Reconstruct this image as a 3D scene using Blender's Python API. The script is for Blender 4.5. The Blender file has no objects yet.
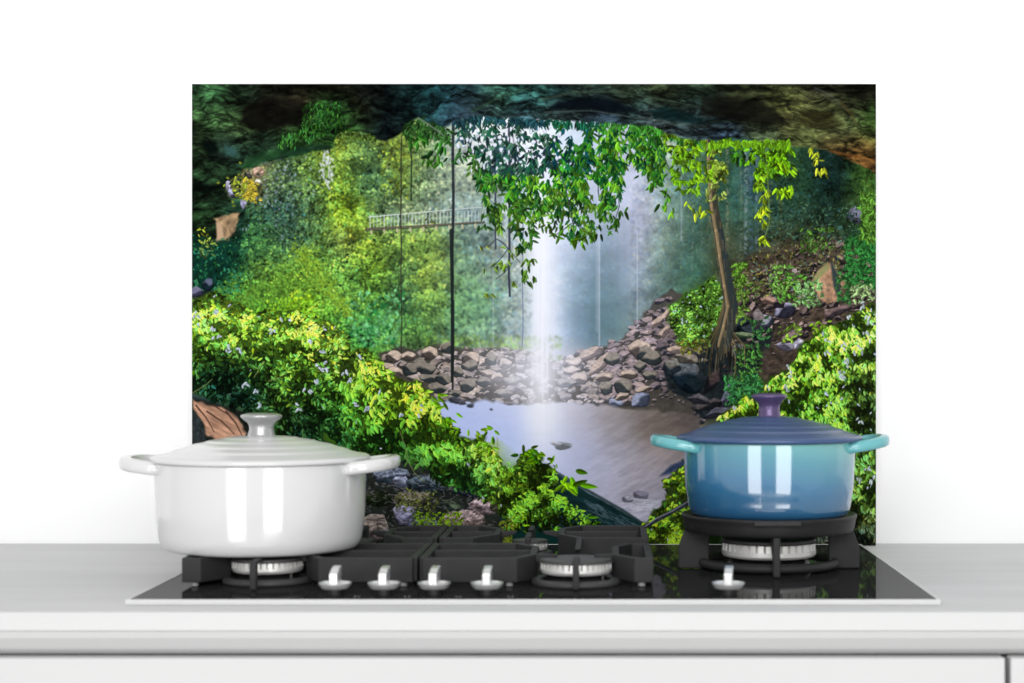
import bpy, bmesh, math, random
import numpy as np
from mathutils import Vector, Matrix
PI = math.pi
# ---------------------------------------------------------------- camera, world, lights, exposure
scn = bpy.context.scene
COL = scn.collection
ZG = 0.905                      # height of the hob glass
camd = bpy.data.cameras.new('camera'); cam = bpy.data.objects.new('camera', camd); COL.objects.link(cam)
cam.location = (0, 0, ZG+0.216); cam.rotation_euler = (PI/2, 0, 0)
camd.sensor_width = 36; camd.lens = 1730*36/1024
camd.shift_x = -94/1024; camd.shift_y = 24.5/1024
camd.clip_start = .05
camd.dof.use_dof = True; camd.dof.focus_distance = 2.13; camd.dof.aperture_fstop = 5.6
scn.camera = cam
w = bpy.data.worlds.new('bright_room'); scn.world = w; w.use_nodes = True
w.node_tree.nodes['Background'].inputs[0].default_value = (1, 1, 1, 1)
w.node_tree.nodes['Background'].inputs[1].default_value = 0.70
def area(name, loc, aim, sx, sy, power):
    l = bpy.data.lights.new(name, 'AREA'); l.shape = 'RECTANGLE'; l.size = sx; l.size_y = sy; l.energy = power
    o = bpy.data.objects.new(name, l); COL.objects.link(o); o.location = loc
    o.rotation_euler = (Vector(aim)-Vector(loc)).to_track_quat('-Z', 'Y').to_euler(); return o
# two tall daylight windows of the kitchen, behind the photographer
area('window_light_left', (-1.06, -.83, .46), (-.1, 1.8, .46), .90, .90, 11.5)
area('window_light_right', (0.84, -.94, .46), (-.1, 1.8, .46), 1.00, .90, 13)
area('added_fill_softbox', (-.1, -2.0, 2.3), (-.1, 2.0, 1.1), 3.0, 1.2, 84)  # added fill softbox, evens out the brightness of the wall
scn.view_settings.view_transform = 'Standard'; scn.view_settings.look = 'None'
scn.view_settings.exposure = 0.07; scn.view_settings.gamma = 1; scn.view_settings.use_curve_mapping = False
scn.cycles.max_bounces = 8

# ---------------------------------------------------------------- helpers
def s2l(c):
    return tuple(((v/255)/12.92 if v/255 <= .04045 else ((v/255+.055)/1.055)**2.4) for v in c)
def mat(name, c, rough=.5, metal=0., spec=.5, ior=1.5, coat=0., noise=None, bump=None):
    m = bpy.data.materials.new(name); m.use_nodes = True; nt = m.node_tree; b = nt.nodes['Principled BSDF']
    lc = s2l(c)
    b.inputs['Base Color'].default_value = (*lc, 1); b.inputs['Roughness'].default_value = rough
    b.inputs['Metallic'].default_value = metal; b.inputs['Specular IOR Level'].default_value = spec
    b.inputs['IOR'].default_value = ior; b.inputs['Coat Weight'].default_value = coat; b.inputs['Coat Roughness'].default_value = .03
    tc = nt.nodes.new('ShaderNodeTexCoord')
    if noise:
        sc, amt = noise[0], noise[1]
        mp = nt.nodes.new('ShaderNodeMapping'); mp.inputs['Scale'].default_value = noise[2] if len(noise) > 2 else (1, 1, 1)
        n = nt.nodes.new('ShaderNodeTexNoise'); n.inputs['Scale'].default_value = sc; n.inputs['Detail'].default_value = 5
        r = nt.nodes.new('ShaderNodeValToRGB')
        r.color_ramp.elements[0].position = .3; r.color_ramp.elements[1].position = .7
        r.color_ramp.elements[0].color = (*[v*(1-amt) for v in lc], 1); r.color_ramp.elements[1].color = (*[min(1, v*(1+amt)) for v in lc], 1)
        nt.links.new(tc.outputs['Object'], mp.inputs[0]); nt.links.new(mp.outputs[0], n.inputs['Vector'])
        nt.links.new(n.outputs['Fac'], r.inputs[0]); nt.links.new(r.outputs[0], b.inputs['Base Color'])
    if bump:
        n = nt.nodes.new('ShaderNodeTexNoise'); n.inputs['Scale'].default_value = bump[0]; n.inputs['Detail'].default_value = 3
        bp = nt.nodes.new('ShaderNodeBump'); bp.inputs['Strength'].default_value = bump[1]; bp.inputs['Distance'].default_value = .001
        nt.links.new(tc.outputs['Object'], n.inputs['Vector']); nt.links.new(n.outputs['Fac'], bp.inputs['Height']); nt.links.new(bp.outputs[0], b.inputs['Normal'])
    return m
M = {}
M['wall'] = mat('white_wall_paint', (248,248,248), .8, spec=.1, noise=(3, .004))
M['floor'] = mat('grey_floor_tile', (200,200,198), .5, noise=(4, .05))
M['worktop'] = mat('light_grey_laminate', (197,197,198), .6, spec=.15, noise=(2.2, .05, (1.2, 9, 4)))
M['edge'] = mat('white_edging', (196,196,196), .5, spec=.2, noise=(3, .004))
M['grip'] = mat('pale_grey_profile', (188,188,188), .45, spec=.3, noise=(3, .01))
M['front'] = mat('satin_white_lacquer', (190,190,190), .4, spec=.3, noise=(3, .005))
M['carcass'] = mat('carcass_board', (190,190,190), .6, noise=(5, .03))
M['iron'] = mat('matt_black_cast_iron', (40,40,41), .62, spec=.35, noise=(60, .18), bump=(900, .25))
M['ironring'] = mat('black_enamelled_iron_ring', (26,25,26), .5, spec=.35, noise=(60, .18), bump=(900, .2))
M['capiron'] = mat('enamelled_burner_cap', (62,62,62), .5, spec=.4, noise=(80, .12))
M['alu'] = mat('burner_aluminium', (226,225,222), .4, metal=.5, noise=(40, .06))
M['chrome'] = mat('brushed_steel', (180,180,181), .32, metal=.75, noise=(30, .04))
M['knobsteel'] = mat('polished_steel_knob', (225,225,225), .28, metal=.7, noise=(30, .03))
M['black'] = mat('black_plastic', (18,18,18), .4, noise=(30, .1))
M['rim'] = mat('stainless_rim', (205,205,205), .4, metal=.35, noise=(30, .03, (1, 8, 8)))
M['white'] = mat('white_enamel', (206,206,206), .10, ior=1.9, noise=(8, .006))
M['whitelid'] = mat('white_enamel_lid', (204,204,204), .22, ior=1.6, noise=(8, .006))
M['lid'] = mat('slate_blue_enamel', (58,80,120), .3, ior=1.5, noise=(8, .05))
M['purple'] = mat('violet_metallic_enamel', (88,74,112), .3, metal=.35, noise=(20, .05))
M['teal'] = mat('teal_enamel', (98,170,176), .15, ior=1.7, noise=(8, .03))
M['rubber'] = mat('grey_rubber_foot', (150,150,150), .7, noise=(30, .05))
M['mark'] = mat('white_glass_print', (170,170,170), .5, noise=(300, .1))
M['panelw'] = mat('white_panel_edge', (245,245,245), .5, noise=(10, .005))
# hob glass: dark glass ceramic with a clear mirror-like surface of limited strength
g = bpy.data.materials.new('black_glass_ceramic'); g.use_nodes = True; nt = g.node_tree; nt.nodes.clear()
out = nt.nodes.new('ShaderNodeOutputMaterial'); mx = nt.nodes.new('ShaderNodeMixShader'); df = nt.nodes.new('ShaderNodeBsdfDiffuse'); gl = nt.nodes.new('ShaderNodeBsdfGlossy')
df.inputs[0].default_value = (.02, .02, .0205, 1); gl.inputs['Roughness'].default_value = .03; mx.inputs[0].default_value = .15
tn = nt.nodes.new('ShaderNodeTexNoise'); tn.inputs['Scale'].default_value = 400; tr = nt.nodes.new('ShaderNodeValToRGB')
tr.color_ramp.elements[0].color = (.94, .94, .94, 1); tr.color_ramp.elements[1].color = (1, 1, 1, 1)
nt.links.new(tn.outputs['Fac'], tr.inputs[0]); nt.links.new(tr.outputs[0], gl.inputs[0])
nt.links.new(df.outputs[0], mx.inputs[1]); nt.links.new(gl.outputs[0], mx.inputs[2]); nt.links.new(mx.outputs[0], out.inputs[0]); M['glass'] = g
# ombre enamel of the blue pot: deep blue at the foot melting into sea green at the rim, sideways reflected light painted in
m = mat('ombre_enamel_painted_reflection', (60,120,150), .08, ior=2.0); nt = m.node_tree; b = nt.nodes['Principled BSDF']
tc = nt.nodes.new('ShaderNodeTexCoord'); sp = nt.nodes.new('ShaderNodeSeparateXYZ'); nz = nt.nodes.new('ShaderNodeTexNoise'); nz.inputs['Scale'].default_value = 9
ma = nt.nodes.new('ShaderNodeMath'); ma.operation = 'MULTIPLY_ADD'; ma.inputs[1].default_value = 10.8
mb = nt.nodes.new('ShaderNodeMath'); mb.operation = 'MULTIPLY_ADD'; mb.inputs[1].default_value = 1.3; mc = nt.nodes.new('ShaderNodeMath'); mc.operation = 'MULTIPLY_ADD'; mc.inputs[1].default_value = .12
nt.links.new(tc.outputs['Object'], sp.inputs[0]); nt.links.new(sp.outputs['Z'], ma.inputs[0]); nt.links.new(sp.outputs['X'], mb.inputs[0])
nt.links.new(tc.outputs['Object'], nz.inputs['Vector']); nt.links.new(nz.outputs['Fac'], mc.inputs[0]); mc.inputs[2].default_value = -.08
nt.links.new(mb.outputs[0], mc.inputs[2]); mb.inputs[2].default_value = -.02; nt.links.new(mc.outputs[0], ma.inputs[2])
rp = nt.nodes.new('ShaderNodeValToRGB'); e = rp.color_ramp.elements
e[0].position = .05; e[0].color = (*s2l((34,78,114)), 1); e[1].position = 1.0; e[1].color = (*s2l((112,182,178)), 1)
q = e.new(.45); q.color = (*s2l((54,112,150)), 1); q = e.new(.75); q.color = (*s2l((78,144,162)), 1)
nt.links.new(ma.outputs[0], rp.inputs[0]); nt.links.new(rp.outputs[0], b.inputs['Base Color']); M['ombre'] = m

def tag(o, label=None, cat=None, group=None, kind=None):
    if label: o['label'] = label
    if cat: o['category'] = cat
    if group: o['group'] = group
    if kind: o['kind'] = kind
    return o
def thing(name, label, cat, loc, group=None):
    o = bpy.data.objects.new(name, None); COL.objects.link(o); o.location = loc; o.empty_display_size = .05
    return tag(o, label, cat, group)
def obj(name, bm, m, parent=None, smooth=False, bevel=0, seg=2, loc=(0, 0, 0)):
    me = bpy.data.meshes.new(name); bmesh.ops.recalc_face_normals(bm, faces=bm.faces); bm.to_mesh(me); bm.free()
    me.materials.append(M[m] if isinstance(m, str) else m)
    o = bpy.data.objects.new(name, me); COL.objects.link(o); o.location = loc
    if parent: o.parent = parent
    if smooth:
        for p in me.polygons: p.use_smooth = True
    if bevel:
        md = o.modifiers.new('bevel', 'BEVEL'); md.width = bevel; md.segments = seg; md.limit_method = 'ANGLE'; md.angle_limit = math.radians(35)
        md.harden_normals = False
    return o
def box(bm, x0, x1, y0, y1, z0, z1):
    v = [bm.verts.new(p) for p in [(x0,y0,z0),(x1,y0,z0),(x1,y1,z0),(x0,y1,z0),(x0,y0,z1),(x1,y0,z1),(x1,y1,z1),(x0,y1,z1)]]
    for f in [(0,1,2,3),(4,5,6,7),(0,1,5,4),(1,2,6,5),(2,3,7,6),(3,0,4,7)]: bm.faces.new([v[i] for i in f])
    return bm
def prism(bm, pts, z0, z1):
    a = [bm.verts.new((x, y, z0)) for x, y in pts]; b_ = [bm.verts.new((x, y, z1)) for x, y in pts]; n = len(pts)
    bm.faces.new(a); bm.faces.new(b_)
    for i in range(n): bm.faces.new([a[i], a[(i+1) % n], b_[(i+1) % n], b_[i]])
    return bm
def ribbon(bm, pts, t, z0, z1, close=False):
    """a wall of thickness t that follows pts, one closed solid with mitred corners"""
    n = len(pts); P = [Vector(p) for p in pts]; L = []; R = []
    for i in range(n):
        if close: d0 = (P[i]-P[i-1]).normalized(); d1 = (P[(i+1) % n]-P[i]).normalized()
        else:
            d0 = (P[i]-P[i-1]).normalized() if i else (P[1]-P[0]).normalized(); d1 = (P[i+1]-P[i]).normalized() if i < n-1 else d0
        nn = Vector((-(d0.y+d1.y), d0.x+d1.x)); nn.normalize(); k = t/2/max(.4, nn.dot(Vector((-d0.y, d0.x))))
        L.append(P[i]+nn*k); R.append(P[i]-nn*k)
    return prism(bm, [tuple(p) for p in L]+[tuple(p) for p in reversed(R)], z0, z1)
def lathe(bm, prof, seg=64, cx=0, cy=0, closed=False):
    """revolve (r, z) points; r = 0 ends become poles"""
    rings = []
    for r, z in prof:
        if r < 1e-6: rings.append([bm.verts.new((cx, cy, z))])
        else: rings.append([bm.verts.new((cx+r*math.cos(2*PI*i/seg), cy+r*math.sin(2*PI*i/seg), z)) for i in range(seg)])
    pr = list(zip(rings, rings[1:])) + ([(rings[-1], rings[0])] if closed else [])
    for a, b_ in pr:
        for i in range(seg):
            j = (i+1) % seg
            if len(a) == 1 and len(b_) == 1: continue
            if len(a) == 1: bm.faces.new([a[0], b_[i], b_[j]])
            elif len(b_) == 1: bm.faces.new([a[i], a[j], b_[0]])
            else: bm.faces.new([a[i], a[j], b_[j], b_[i]])
    return bm
def smoothprof(p, n=6):
    """catmull-rom through profile points"""
    out_ = []
    for i in range(len(p)-1):
        a = p[max(i-1, 0)]; b_ = p[i]; c = p[i+1]; d = p[min(i+2, len(p)-1)]
        for k in range(n):
            t = k/n; out_.append(tuple(.5*((2*b_[j])+(-a[j]+c[j])*t+(2*a[j]-5*b_[j]+4*c[j]-d[j])*t*t+(-a[j]+3*b_[j]-3*c[j]+d[j])*t**3) for j in (0, 1)))
    out_.append(p[-1]); return out_
def sweep(bm, path, wid, hei, seg=16):
    """closed-ended bar with rounded section along a path in space (wid across, hei up)"""
    n = len(path); P = [Vector(p) for p in path]; rings = []
    for i in range(n):
        d = (P[min(i+1, n-1)]-P[max(i-1, 0)]).normalized(); sd = d.cross(Vector((0, 0, 1))).normalized(); up = sd.cross(d)
        ww = wid[i] if isinstance(wid, list) else wid; hh = hei[i] if isinstance(hei, list) else hei
        r = []
        for k in range(seg):
            a = 2*PI*k/seg; c, s = math.cos(a), math.sin(a)
            c = math.copysign(abs(c)**.65, c); s = math.copysign(abs(s)**.65, s)
            r.append(bm.verts.new(P[i]+sd*c*ww/2+up*s*hh/2))
        rings.append(r)
    for a, b_ in zip(rings, rings[1:]):
        for k in range(seg): bm.faces.new([a[k], a[(k+1) % seg], b_[(k+1) % seg], b_[k]])
    bm.faces.new(rings[0]); bm.faces.new(rings[-1]); return bm
nb = bmesh.new

# ---------------------------------------------------------------- the setting
WY = 2.160; ZW = ZG-.0055                        # wall plane, worktop surface
tag(obj('wall_back', box(nb(), -3, 3, WY, WY+.12, 0, 2.8), 'wall'), 'plain white wall behind the hob', kind='structure')
tag(obj('floor', box(nb(), -3, 3, -3.2, WY, -.1, 0), 'floor'), kind='structure')

# ---------------------------------------------------------------- worktop and base cabinets
wt = thing('worktop', 'long light grey worktop with a white front edge carrying the hob', 'worktop', (0, 1.86, ZW-.017))
obj('slab', box(nb(), -.86, 1.16, 1.5605-1.86, WY-.001-1.86, 0, .017), 'worktop', wt, bevel=.0008)
e_ = obj('front_edging', box(nb(), -.86, 1.16, 1.5575-1.86, 1.5605-1.86, 0, .0168), 'edge', wt, bevel=.0006); e_['label'] = 'white edging strip'
ZB = ZW-.017                                     # underside of the worktop
ZD = ZG+.216-.2633                               # top of the drawer fronts
def cabinet(x0, x1, label, splits):
    c = thing('base_cabinet', label, 'cabinet', ((x0+x1)/2, 1.86, 0), 'white base cabinets under the worktop')
    w2 = (x1-x0)/2
    obj('carcass', box(nb(), -w2+.001, w2-.001, 1.5785-1.86, WY-.002-1.86, .10, ZD-.004), 'carcass', c)
    top = nb(); box(top, -w2+.001, w2-.001, 1.615-1.86, WY-.002-1.86, ZD-.001, ZB-.0005); obj('top_rail', top, 'carcass', c)
    obj('plinth', box(nb(), -w2, w2, 1.62-1.86, 1.64-1.86, 0, .10), 'front', c)
    z1 = ZD
    for h in splits:
        obj('drawer_front', box(nb(), -w2+.0012, w2-.0012, 1.560-1.86, 1.5775-1.86, z1-h+.003, z1), 'front', c, bevel=.0015)
        z1 -= h
    return c
cabinet(-.86, .3612, 'wide white drawer cabinet directly under the gas hob', [.14, .29, .245])
cabinet(.3638, 1.16, 'white drawer cabinet right of the hob, at the right picture edge', [.14, .29, .245])

# recessed grip profile above the drawers: bowed face that turns in behind the drawers' upper edge
b_ = nb(); pr = [(1.5600, ZB-.0004), (1.5618, ZB-.007), (1.5665, ZB-.013), (1.5705, ZB-.0185), (1.5755, ZB-.0222), (1.5770, ZB-.0238), (1.6140, ZB-.0238), (1.6140, ZB-.0004)]
A = [b_.verts.new((-1.009, y-1.56, z-ZB)) for y, z in pr]; B = [b_.verts.new((1.009, y-1.56, z-ZB)) for y, z in pr]
b_.faces.new(A); b_.faces.new(B)
for i in range(len(pr)): b_.faces.new([A[i], A[(i+1) % len(pr)], B[(i+1) % len(pr)], B[i]])
tag(obj('grip_rail', b_, 'grip', bevel=.001, loc=(.15, 1.56, ZB)), 'pale grey grip rail running between the worktop edge and the drawer fronts', 'grip rail')

# ---------------------------------------------------------------- gas hob
HX0, HX1, HY0, HY1 = -.4449, .3098, 1.600, 2.100
HC = ((HX0+HX1)/2, 1.85, ZW)
hob = thing('gas_hob', 'black glass five burner gas hob with thin steel rim set on the grey worktop', 'hob', HC)
def hx(x): return x-HC[0]
def hy(y): return y-HC[1]
GZ = .0055
rim = nb()
for (a, b_, c, d) in [(HX0, HX1, HY0, HY0+.0025), (HX0, HX1, HY1-.0025, HY1), (HX0, HX0+.003, HY0+.0025, HY1-.0025), (HX1-.003, HX1, HY0+.0025, HY1-.0025)]:
    box(rim, hx(a), hx(b_), hy(c), hy(d), .0001, GZ-.0001)
obj('steel_rim', rim, 'rim', hob, bevel=.0005)
obj('glass_top', box(nb(), hx(HX0+.003), hx(HX1-.003), hy(HY0+.0025), hy(HY1-.0025), .0003, GZ-.0005), 'glass', hob)
GT = GZ-.0005
def burner(x, y, R, zb, zt, capz, ringr, label):
    """base bowl > ring, toothed crown, cap"""
    b_ = nb(); lathe(b_, [(0, GT), (R*.92, GT), (R*.92, GT+.003), (R*.80, zb+GT-.001), (0, zb+GT-.001)], 48)
    base = obj('burner', b_, 'black', hob, True, loc=(hx(x), hy(y), 0)); base['label'] = label
    cr = nb(); n = 36 if R > .03 else 18; per = 6
    prof_o = []
    seg = n*per
    def ringv(r, z, cut=False):
        vs = []
        for i in range(seg):
            ph = i % per; rr = r-(.0034 if cut and ph in (0,) else 0)
            vs.append(cr.verts.new((rr*math.cos(2*PI*i/seg), rr*math.sin(2*PI*i/seg), z)))
        return vs
    zs = [(R*.86, zb, False), (R*.965, zb+.0012, False), (R, zb+.0035, False), (R, (zb+zt)/2, False), (R*.995, (zb+zt)/2+.0004, True), (R*.985, zt, True), (R*.8, zt, False)]
    rs = [ringv(r, z+GT, c) for r, z, c in zs]
    for a, b2 in zip(rs, rs[1:]):
        for i in range(seg): cr.faces.new([a[i], a[(i+1) % seg], b2[(i+1) % seg], b2[i]])
    cr.faces.new(rs[0]); cr.faces.new(rs[-1])
    o = obj('crown', cr, 'alu', base); o['label'] = 'silver toothed flame crown'
    cp = nb(); lathe(cp, smoothprof([(0, zt+GT+.0002), (R*.97, zt+GT+.0002), (R*1.005, zt+GT+.0012), (R*1.0, capz+GT-.0012), (R*.95, capz+GT-.0002), (R*.5, capz+GT+.0003), (0, capz+GT+.0004)], 3), 64)
    obj('cap', cp, 'capiron', base, True)
    if ringr:
        rg = nb(); lathe(rg, [(ringr-.010, GT+.0002), (ringr, GT+.0002), (ringr+.0012, GT+.002), (ringr, GT+.0055), (ringr-.004, GT+.0066), (ringr-.010, GT+.005)], 64, closed=True)
        obj('base_ring', rg, 'capiron', base, True)
    sp_ = nb(); box(sp_, R*.72, R*.72+.002, -R*.5, -R*.5+.002, GT, zt+GT-.002); obj('spark_pin', sp_, 'capiron', base)
    return base
B_MF = (-.0298, 1.720); B_LF = (-.3392, 1.735); B_MB = (-.0865, 1.972); B_LB = (-.2825, 1.972); B_R = (.174, 1.850)
burner(*B_LF, .0355, .0105, .022, .0255, .0435, 'medium burner under the white pot')
burner(*B_MF, .0355, .0105, .022, .0255, .0435, 'medium burner in the middle with its black cap bare')
burner(*B_LB, .020, .007, .0155, .019, .026, 'small burner at the back behind the white pot')
burner(*B_MB, .020, .007, .0155, .019, .026, 'small burner at the back in the middle')
burner(*B_R, .0500, .013, .0285, .033, 0, 'large wok burner under the blue pot')
def knob(x, y, rot, label):
    b_ = nb(); lathe(b_, [(0, GT), (.0088, GT), (.0088, GT+.0058), (0, GT+.0058)], 32)
    k = obj('control_knob', b_, 'black', hob, loc=(hx(x), hy(y), 0)); k['label'] = label; k.rotation_euler.z = rot
    d = nb(); lathe(d, smoothprof([(0, GT+.0052), (.0105, GT+.0052), (.0140, GT+.0078), (.0156, GT+.0108), (.0150, GT+.0112), (.0125, GT+.0092), (.006, GT+.0084), (0, GT+.0084)], 3), 40); obj('dish', d, 'knobsteel', k, True)
    h = nb(); v = []
    for xx in (-.0039, .0039):
        v.append([h.verts.new((xx+dx, yy, GT+zz)) for dx, yy, zz in [(0,-.0120,.0082),(0,-.0120,.0205),(.0004,.0,.0248),(.0006,.0125,.0262),(0,.0125,.0082)]])
    h.faces.new(v[0]); h.faces.new(v[1])
    for i in range(5): h.faces.new([v[0][i], v[0][(i+1) % 5], v[1][(i+1) % 5], v[1][i]])
    obj('handle', h, 'knobsteel', k, bevel=.0009); return k
for x, wh in [(-.2569, 'leftmost of the four knobs in a row'), (-.2105, 'second knob from the left in the row of four'), (-.1630, 'third knob from the left in the row of four'), (-.1128, 'rightmost of the four knobs in a row')]:
    knob(x, 1.640, random.Random(int(x*999)).uniform(-.04, .04), 'steel control knob, '+wh)
knob(.116, 1.640, -.10, 'steel control knob standing alone before the blue pot')
for x in (-.2335, -.1865, -.1385, -.0895, .142):          # printed burner marks beside the knobs
    mk = nb()
    for dx, dy in ((-.0018, -.0018), (.0018, -.0018), (-.0018, .0018), (.0018, .0018)):
        lathe(mk, [(0, GT+.0002), (.0007, GT+.0002), (.0007, GT+.00035), (0, GT+.00035)], 12, dx, dy)
    obj('burner_mark', mk, 'mark', hob, loc=(hx(x), hy(1.622), 0))

# ---------------------------------------------------------------- cast iron pan supports
def support(mirror, label):
    cx = -.0675 if not mirror else -.369+.0675
    s = -1 if mirror else 1
    t = thing('pan_support', label, 'pan support', (cx, 1.86, ZG), 'cast iron pan supports on the hob')
    def P(pts): return [((x+.0675)*s, y-1.86) for x, y in pts]
    z0, z1, T = .004, .028, .0075
    def bar(name, pts, t_=T, a=z0, b2=z1): return obj(name, ribbon(nb(), P(pts), t_, a, b2), 'iron', t, bevel=.0011)
    # outer frame runs round both burner wells
    bar('frame', [(-.1798, 1.6975), (-.0895, 1.6975), (-.0735, 1.7290), (-.0735, 1.8060), (-.0935, 1.8360), (-.1798, 1.8360), (-.1798, 1.7010)])
    bar('frame', [(.0430, 1.7010), (.0430, 1.8320), (.0250, 1.8320), (.0098, 1.8060), (.0098, 1.7290), (.0300, 1.6975), (.0465, 1.6975)])
    bar('frame', [(-.1798, 1.8970), (-.1475, 1.8970), (-.1235, 1.9400), (-.1235, 2.0060), (-.1475, 2.0400), (-.1798, 2.0400), (-.1798, 1.9010)])
    bar('frame', [(.0430, 1.9010), (.0430, 2.0400), (-.0300, 2.0400), (-.0500, 2.0060), (-.0500, 1.9400), (-.0270, 1.8970), (.0465, 1.8970)])
    for y, a, b2 in [(1.768, -.1755, -.0775)]: bar('cross_bar', [(a, y), (b2, y)])
    for y, a, b2 in [(1.967, -.1755, -.1275), (1.967, -.0460, .0360)]: bar('cross_bar', [(a, y), (b2, y)])
    for x in (-.1798, .0430): bar('tie_bar', [(x, 1.8400), (x, 1.8930)], .006, .006, .020)
    bx_, by_ = -.0290, 1.720
    def fin(pts, prof):
        """upright finger plate; prof = (along 0..1, z) outline"""
        b_ = nb(); (xa, ya), (xb, yb) = P(pts); d = Vector((xb-xa, yb-ya)); n = Vector((-d.y, d.x)).normalized()*.0031
        A = [b_.verts.new((xa+d.x*u+n.x, ya+d.y*u+n.y, z)) for u, z in prof]; B = [b_.verts.new((xa+d.x*u-n.x, ya+d.y*u-n.y, z)) for u, z in prof]
        b_.faces.new(A); b_.faces.new(B); k = len(prof)
        for i in range(k): b_.faces.new([A[i], A[(i+1) % k], B[(i+1) % k], B[i]])
        return obj('finger', b_, 'iron', t, bevel=.0009)
    fin([(bx_, 1.664), (bx_, 1.706)], [(0, .0006), (0, .0245), (.12, .028), (1, .028), (.95, .0250), (.28, .0244), (.24, .0006)])
    fin([(bx_, 1.8935), (bx_, 1.775)], [(0, .018), (0, .028), (1, .028), (.95, .0242), (.2, .019)])
    fin([(-.0702, by_+.012), (-.0480, by_+.008)], [(0, .020), (0, .028), (1, .028), (.9, .0245)])
    fin([(.0065, by_+.012), (-.0120, by_+.008)], [(0, .020), (0, .028), (1, .028), (.9, .0245)])
    fin([(-.0865, 2.040), (-.0865, 1.984)], [(0, .0006), (0, .028), (1, .028), (.95, .0242), (.25, .0235), (.2, .0006)])
    fin([(-.0865, 1.905), (-.0865, 1.958)], [(0, .0006), (0, .026), (.1, .028), (1, .028), (.95, .0242), (.25, .0235), (.2, .0006)])
    fin([(-.1200, 1.972), (-.1010, 1.972)], [(0, .020), (0, .028), (1, .028), (.9, .0245)])
    fin([(-.0535, 1.972), (-.0720, 1.972)], [(0, .020), (0, .028), (1, .028), (.9, .0245)])
    for x, y in [(-.170, 1.7005), (-.095, 1.7005), (.0350, 1.7005), (-.170, 2.034), (.0350, 2.034)]:
        (a, b2), = P([(x, y)]); f = nb(); lathe(f, [(0, .0001), (.0035, .0001), (.0035, .0042), (0, .0042)], 20, a, b2); o = obj('foot', f, 'rubber', t); o['label'] = 'small grey rubber foot'
    return t
support(False, 'black cast iron pan support over the middle burners, nothing standing on it')
support(True, 'black cast iron pan support under the white pot')

# ---------------------------------------------------------------- wok stand on the right burner
ws = thing('wok_ring', 'black cast iron wok ring on four upright plates under the blue pot', 'wok ring', (B_R[0], B_R[1], ZG))
b_ = nb(); lathe(b_, smoothprof([(.0790, .0415), (.0880, .0405), (.0905, .0440), (.0920, .0520), (.0935, .0575), (.0915, .0590), (.0860, .0565), (.0800, .0555), (.0770, .0540), (.0770, .0440)], 3), 96, closed=True); obj('ring', b_, 'ironring', ws, True)
b_ = nb(); lathe(b_, [(.0665, .0035), (.0735, .0030), (.0755, .0065), (.0735, .0105), (.0690, .0115), (.0660, .0080)], 96, closed=True); obj('base_ring', b_, 'iron', ws, True)
def plate(ang, prof, th):
    b_ = nb(); k = len(prof)
    A = [b_.verts.new((r, -th/2, z)) for r, z in prof]; B = [b_.verts.new((r, th/2, z)) for r, z in prof]
    b_.faces.new(A); b_.faces.new(B)
    for i in range(k): b_.faces.new([A[i], A[(i+1) % k], B[(i+1) % k], B[i]])
    o = obj('leg_plate', b_, 'iron', ws, bevel=.001); o.rotation_euler.z = ang; return o
for a in (0, PI/2, PI): plate(a, [(.0640, .0004), (.0965, .0004), (.0965, .0235), (.0900, .0400), (.0640, .0440)], .008)
plate(-PI/2, [(.0560, .0420), (.0560, .0300), (.0770, .0160), (.0800, .0004), (.0880, .0004), (.0880, .0420)], .007)
tb = nb(); prism(tb, [(-.024, -.0985), (.024, -.0985), (.024, -.0905), (-.024, -.0905)], .0535, .0585); obj('tab', tb, 'iron', ws, bevel=.001)

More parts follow.
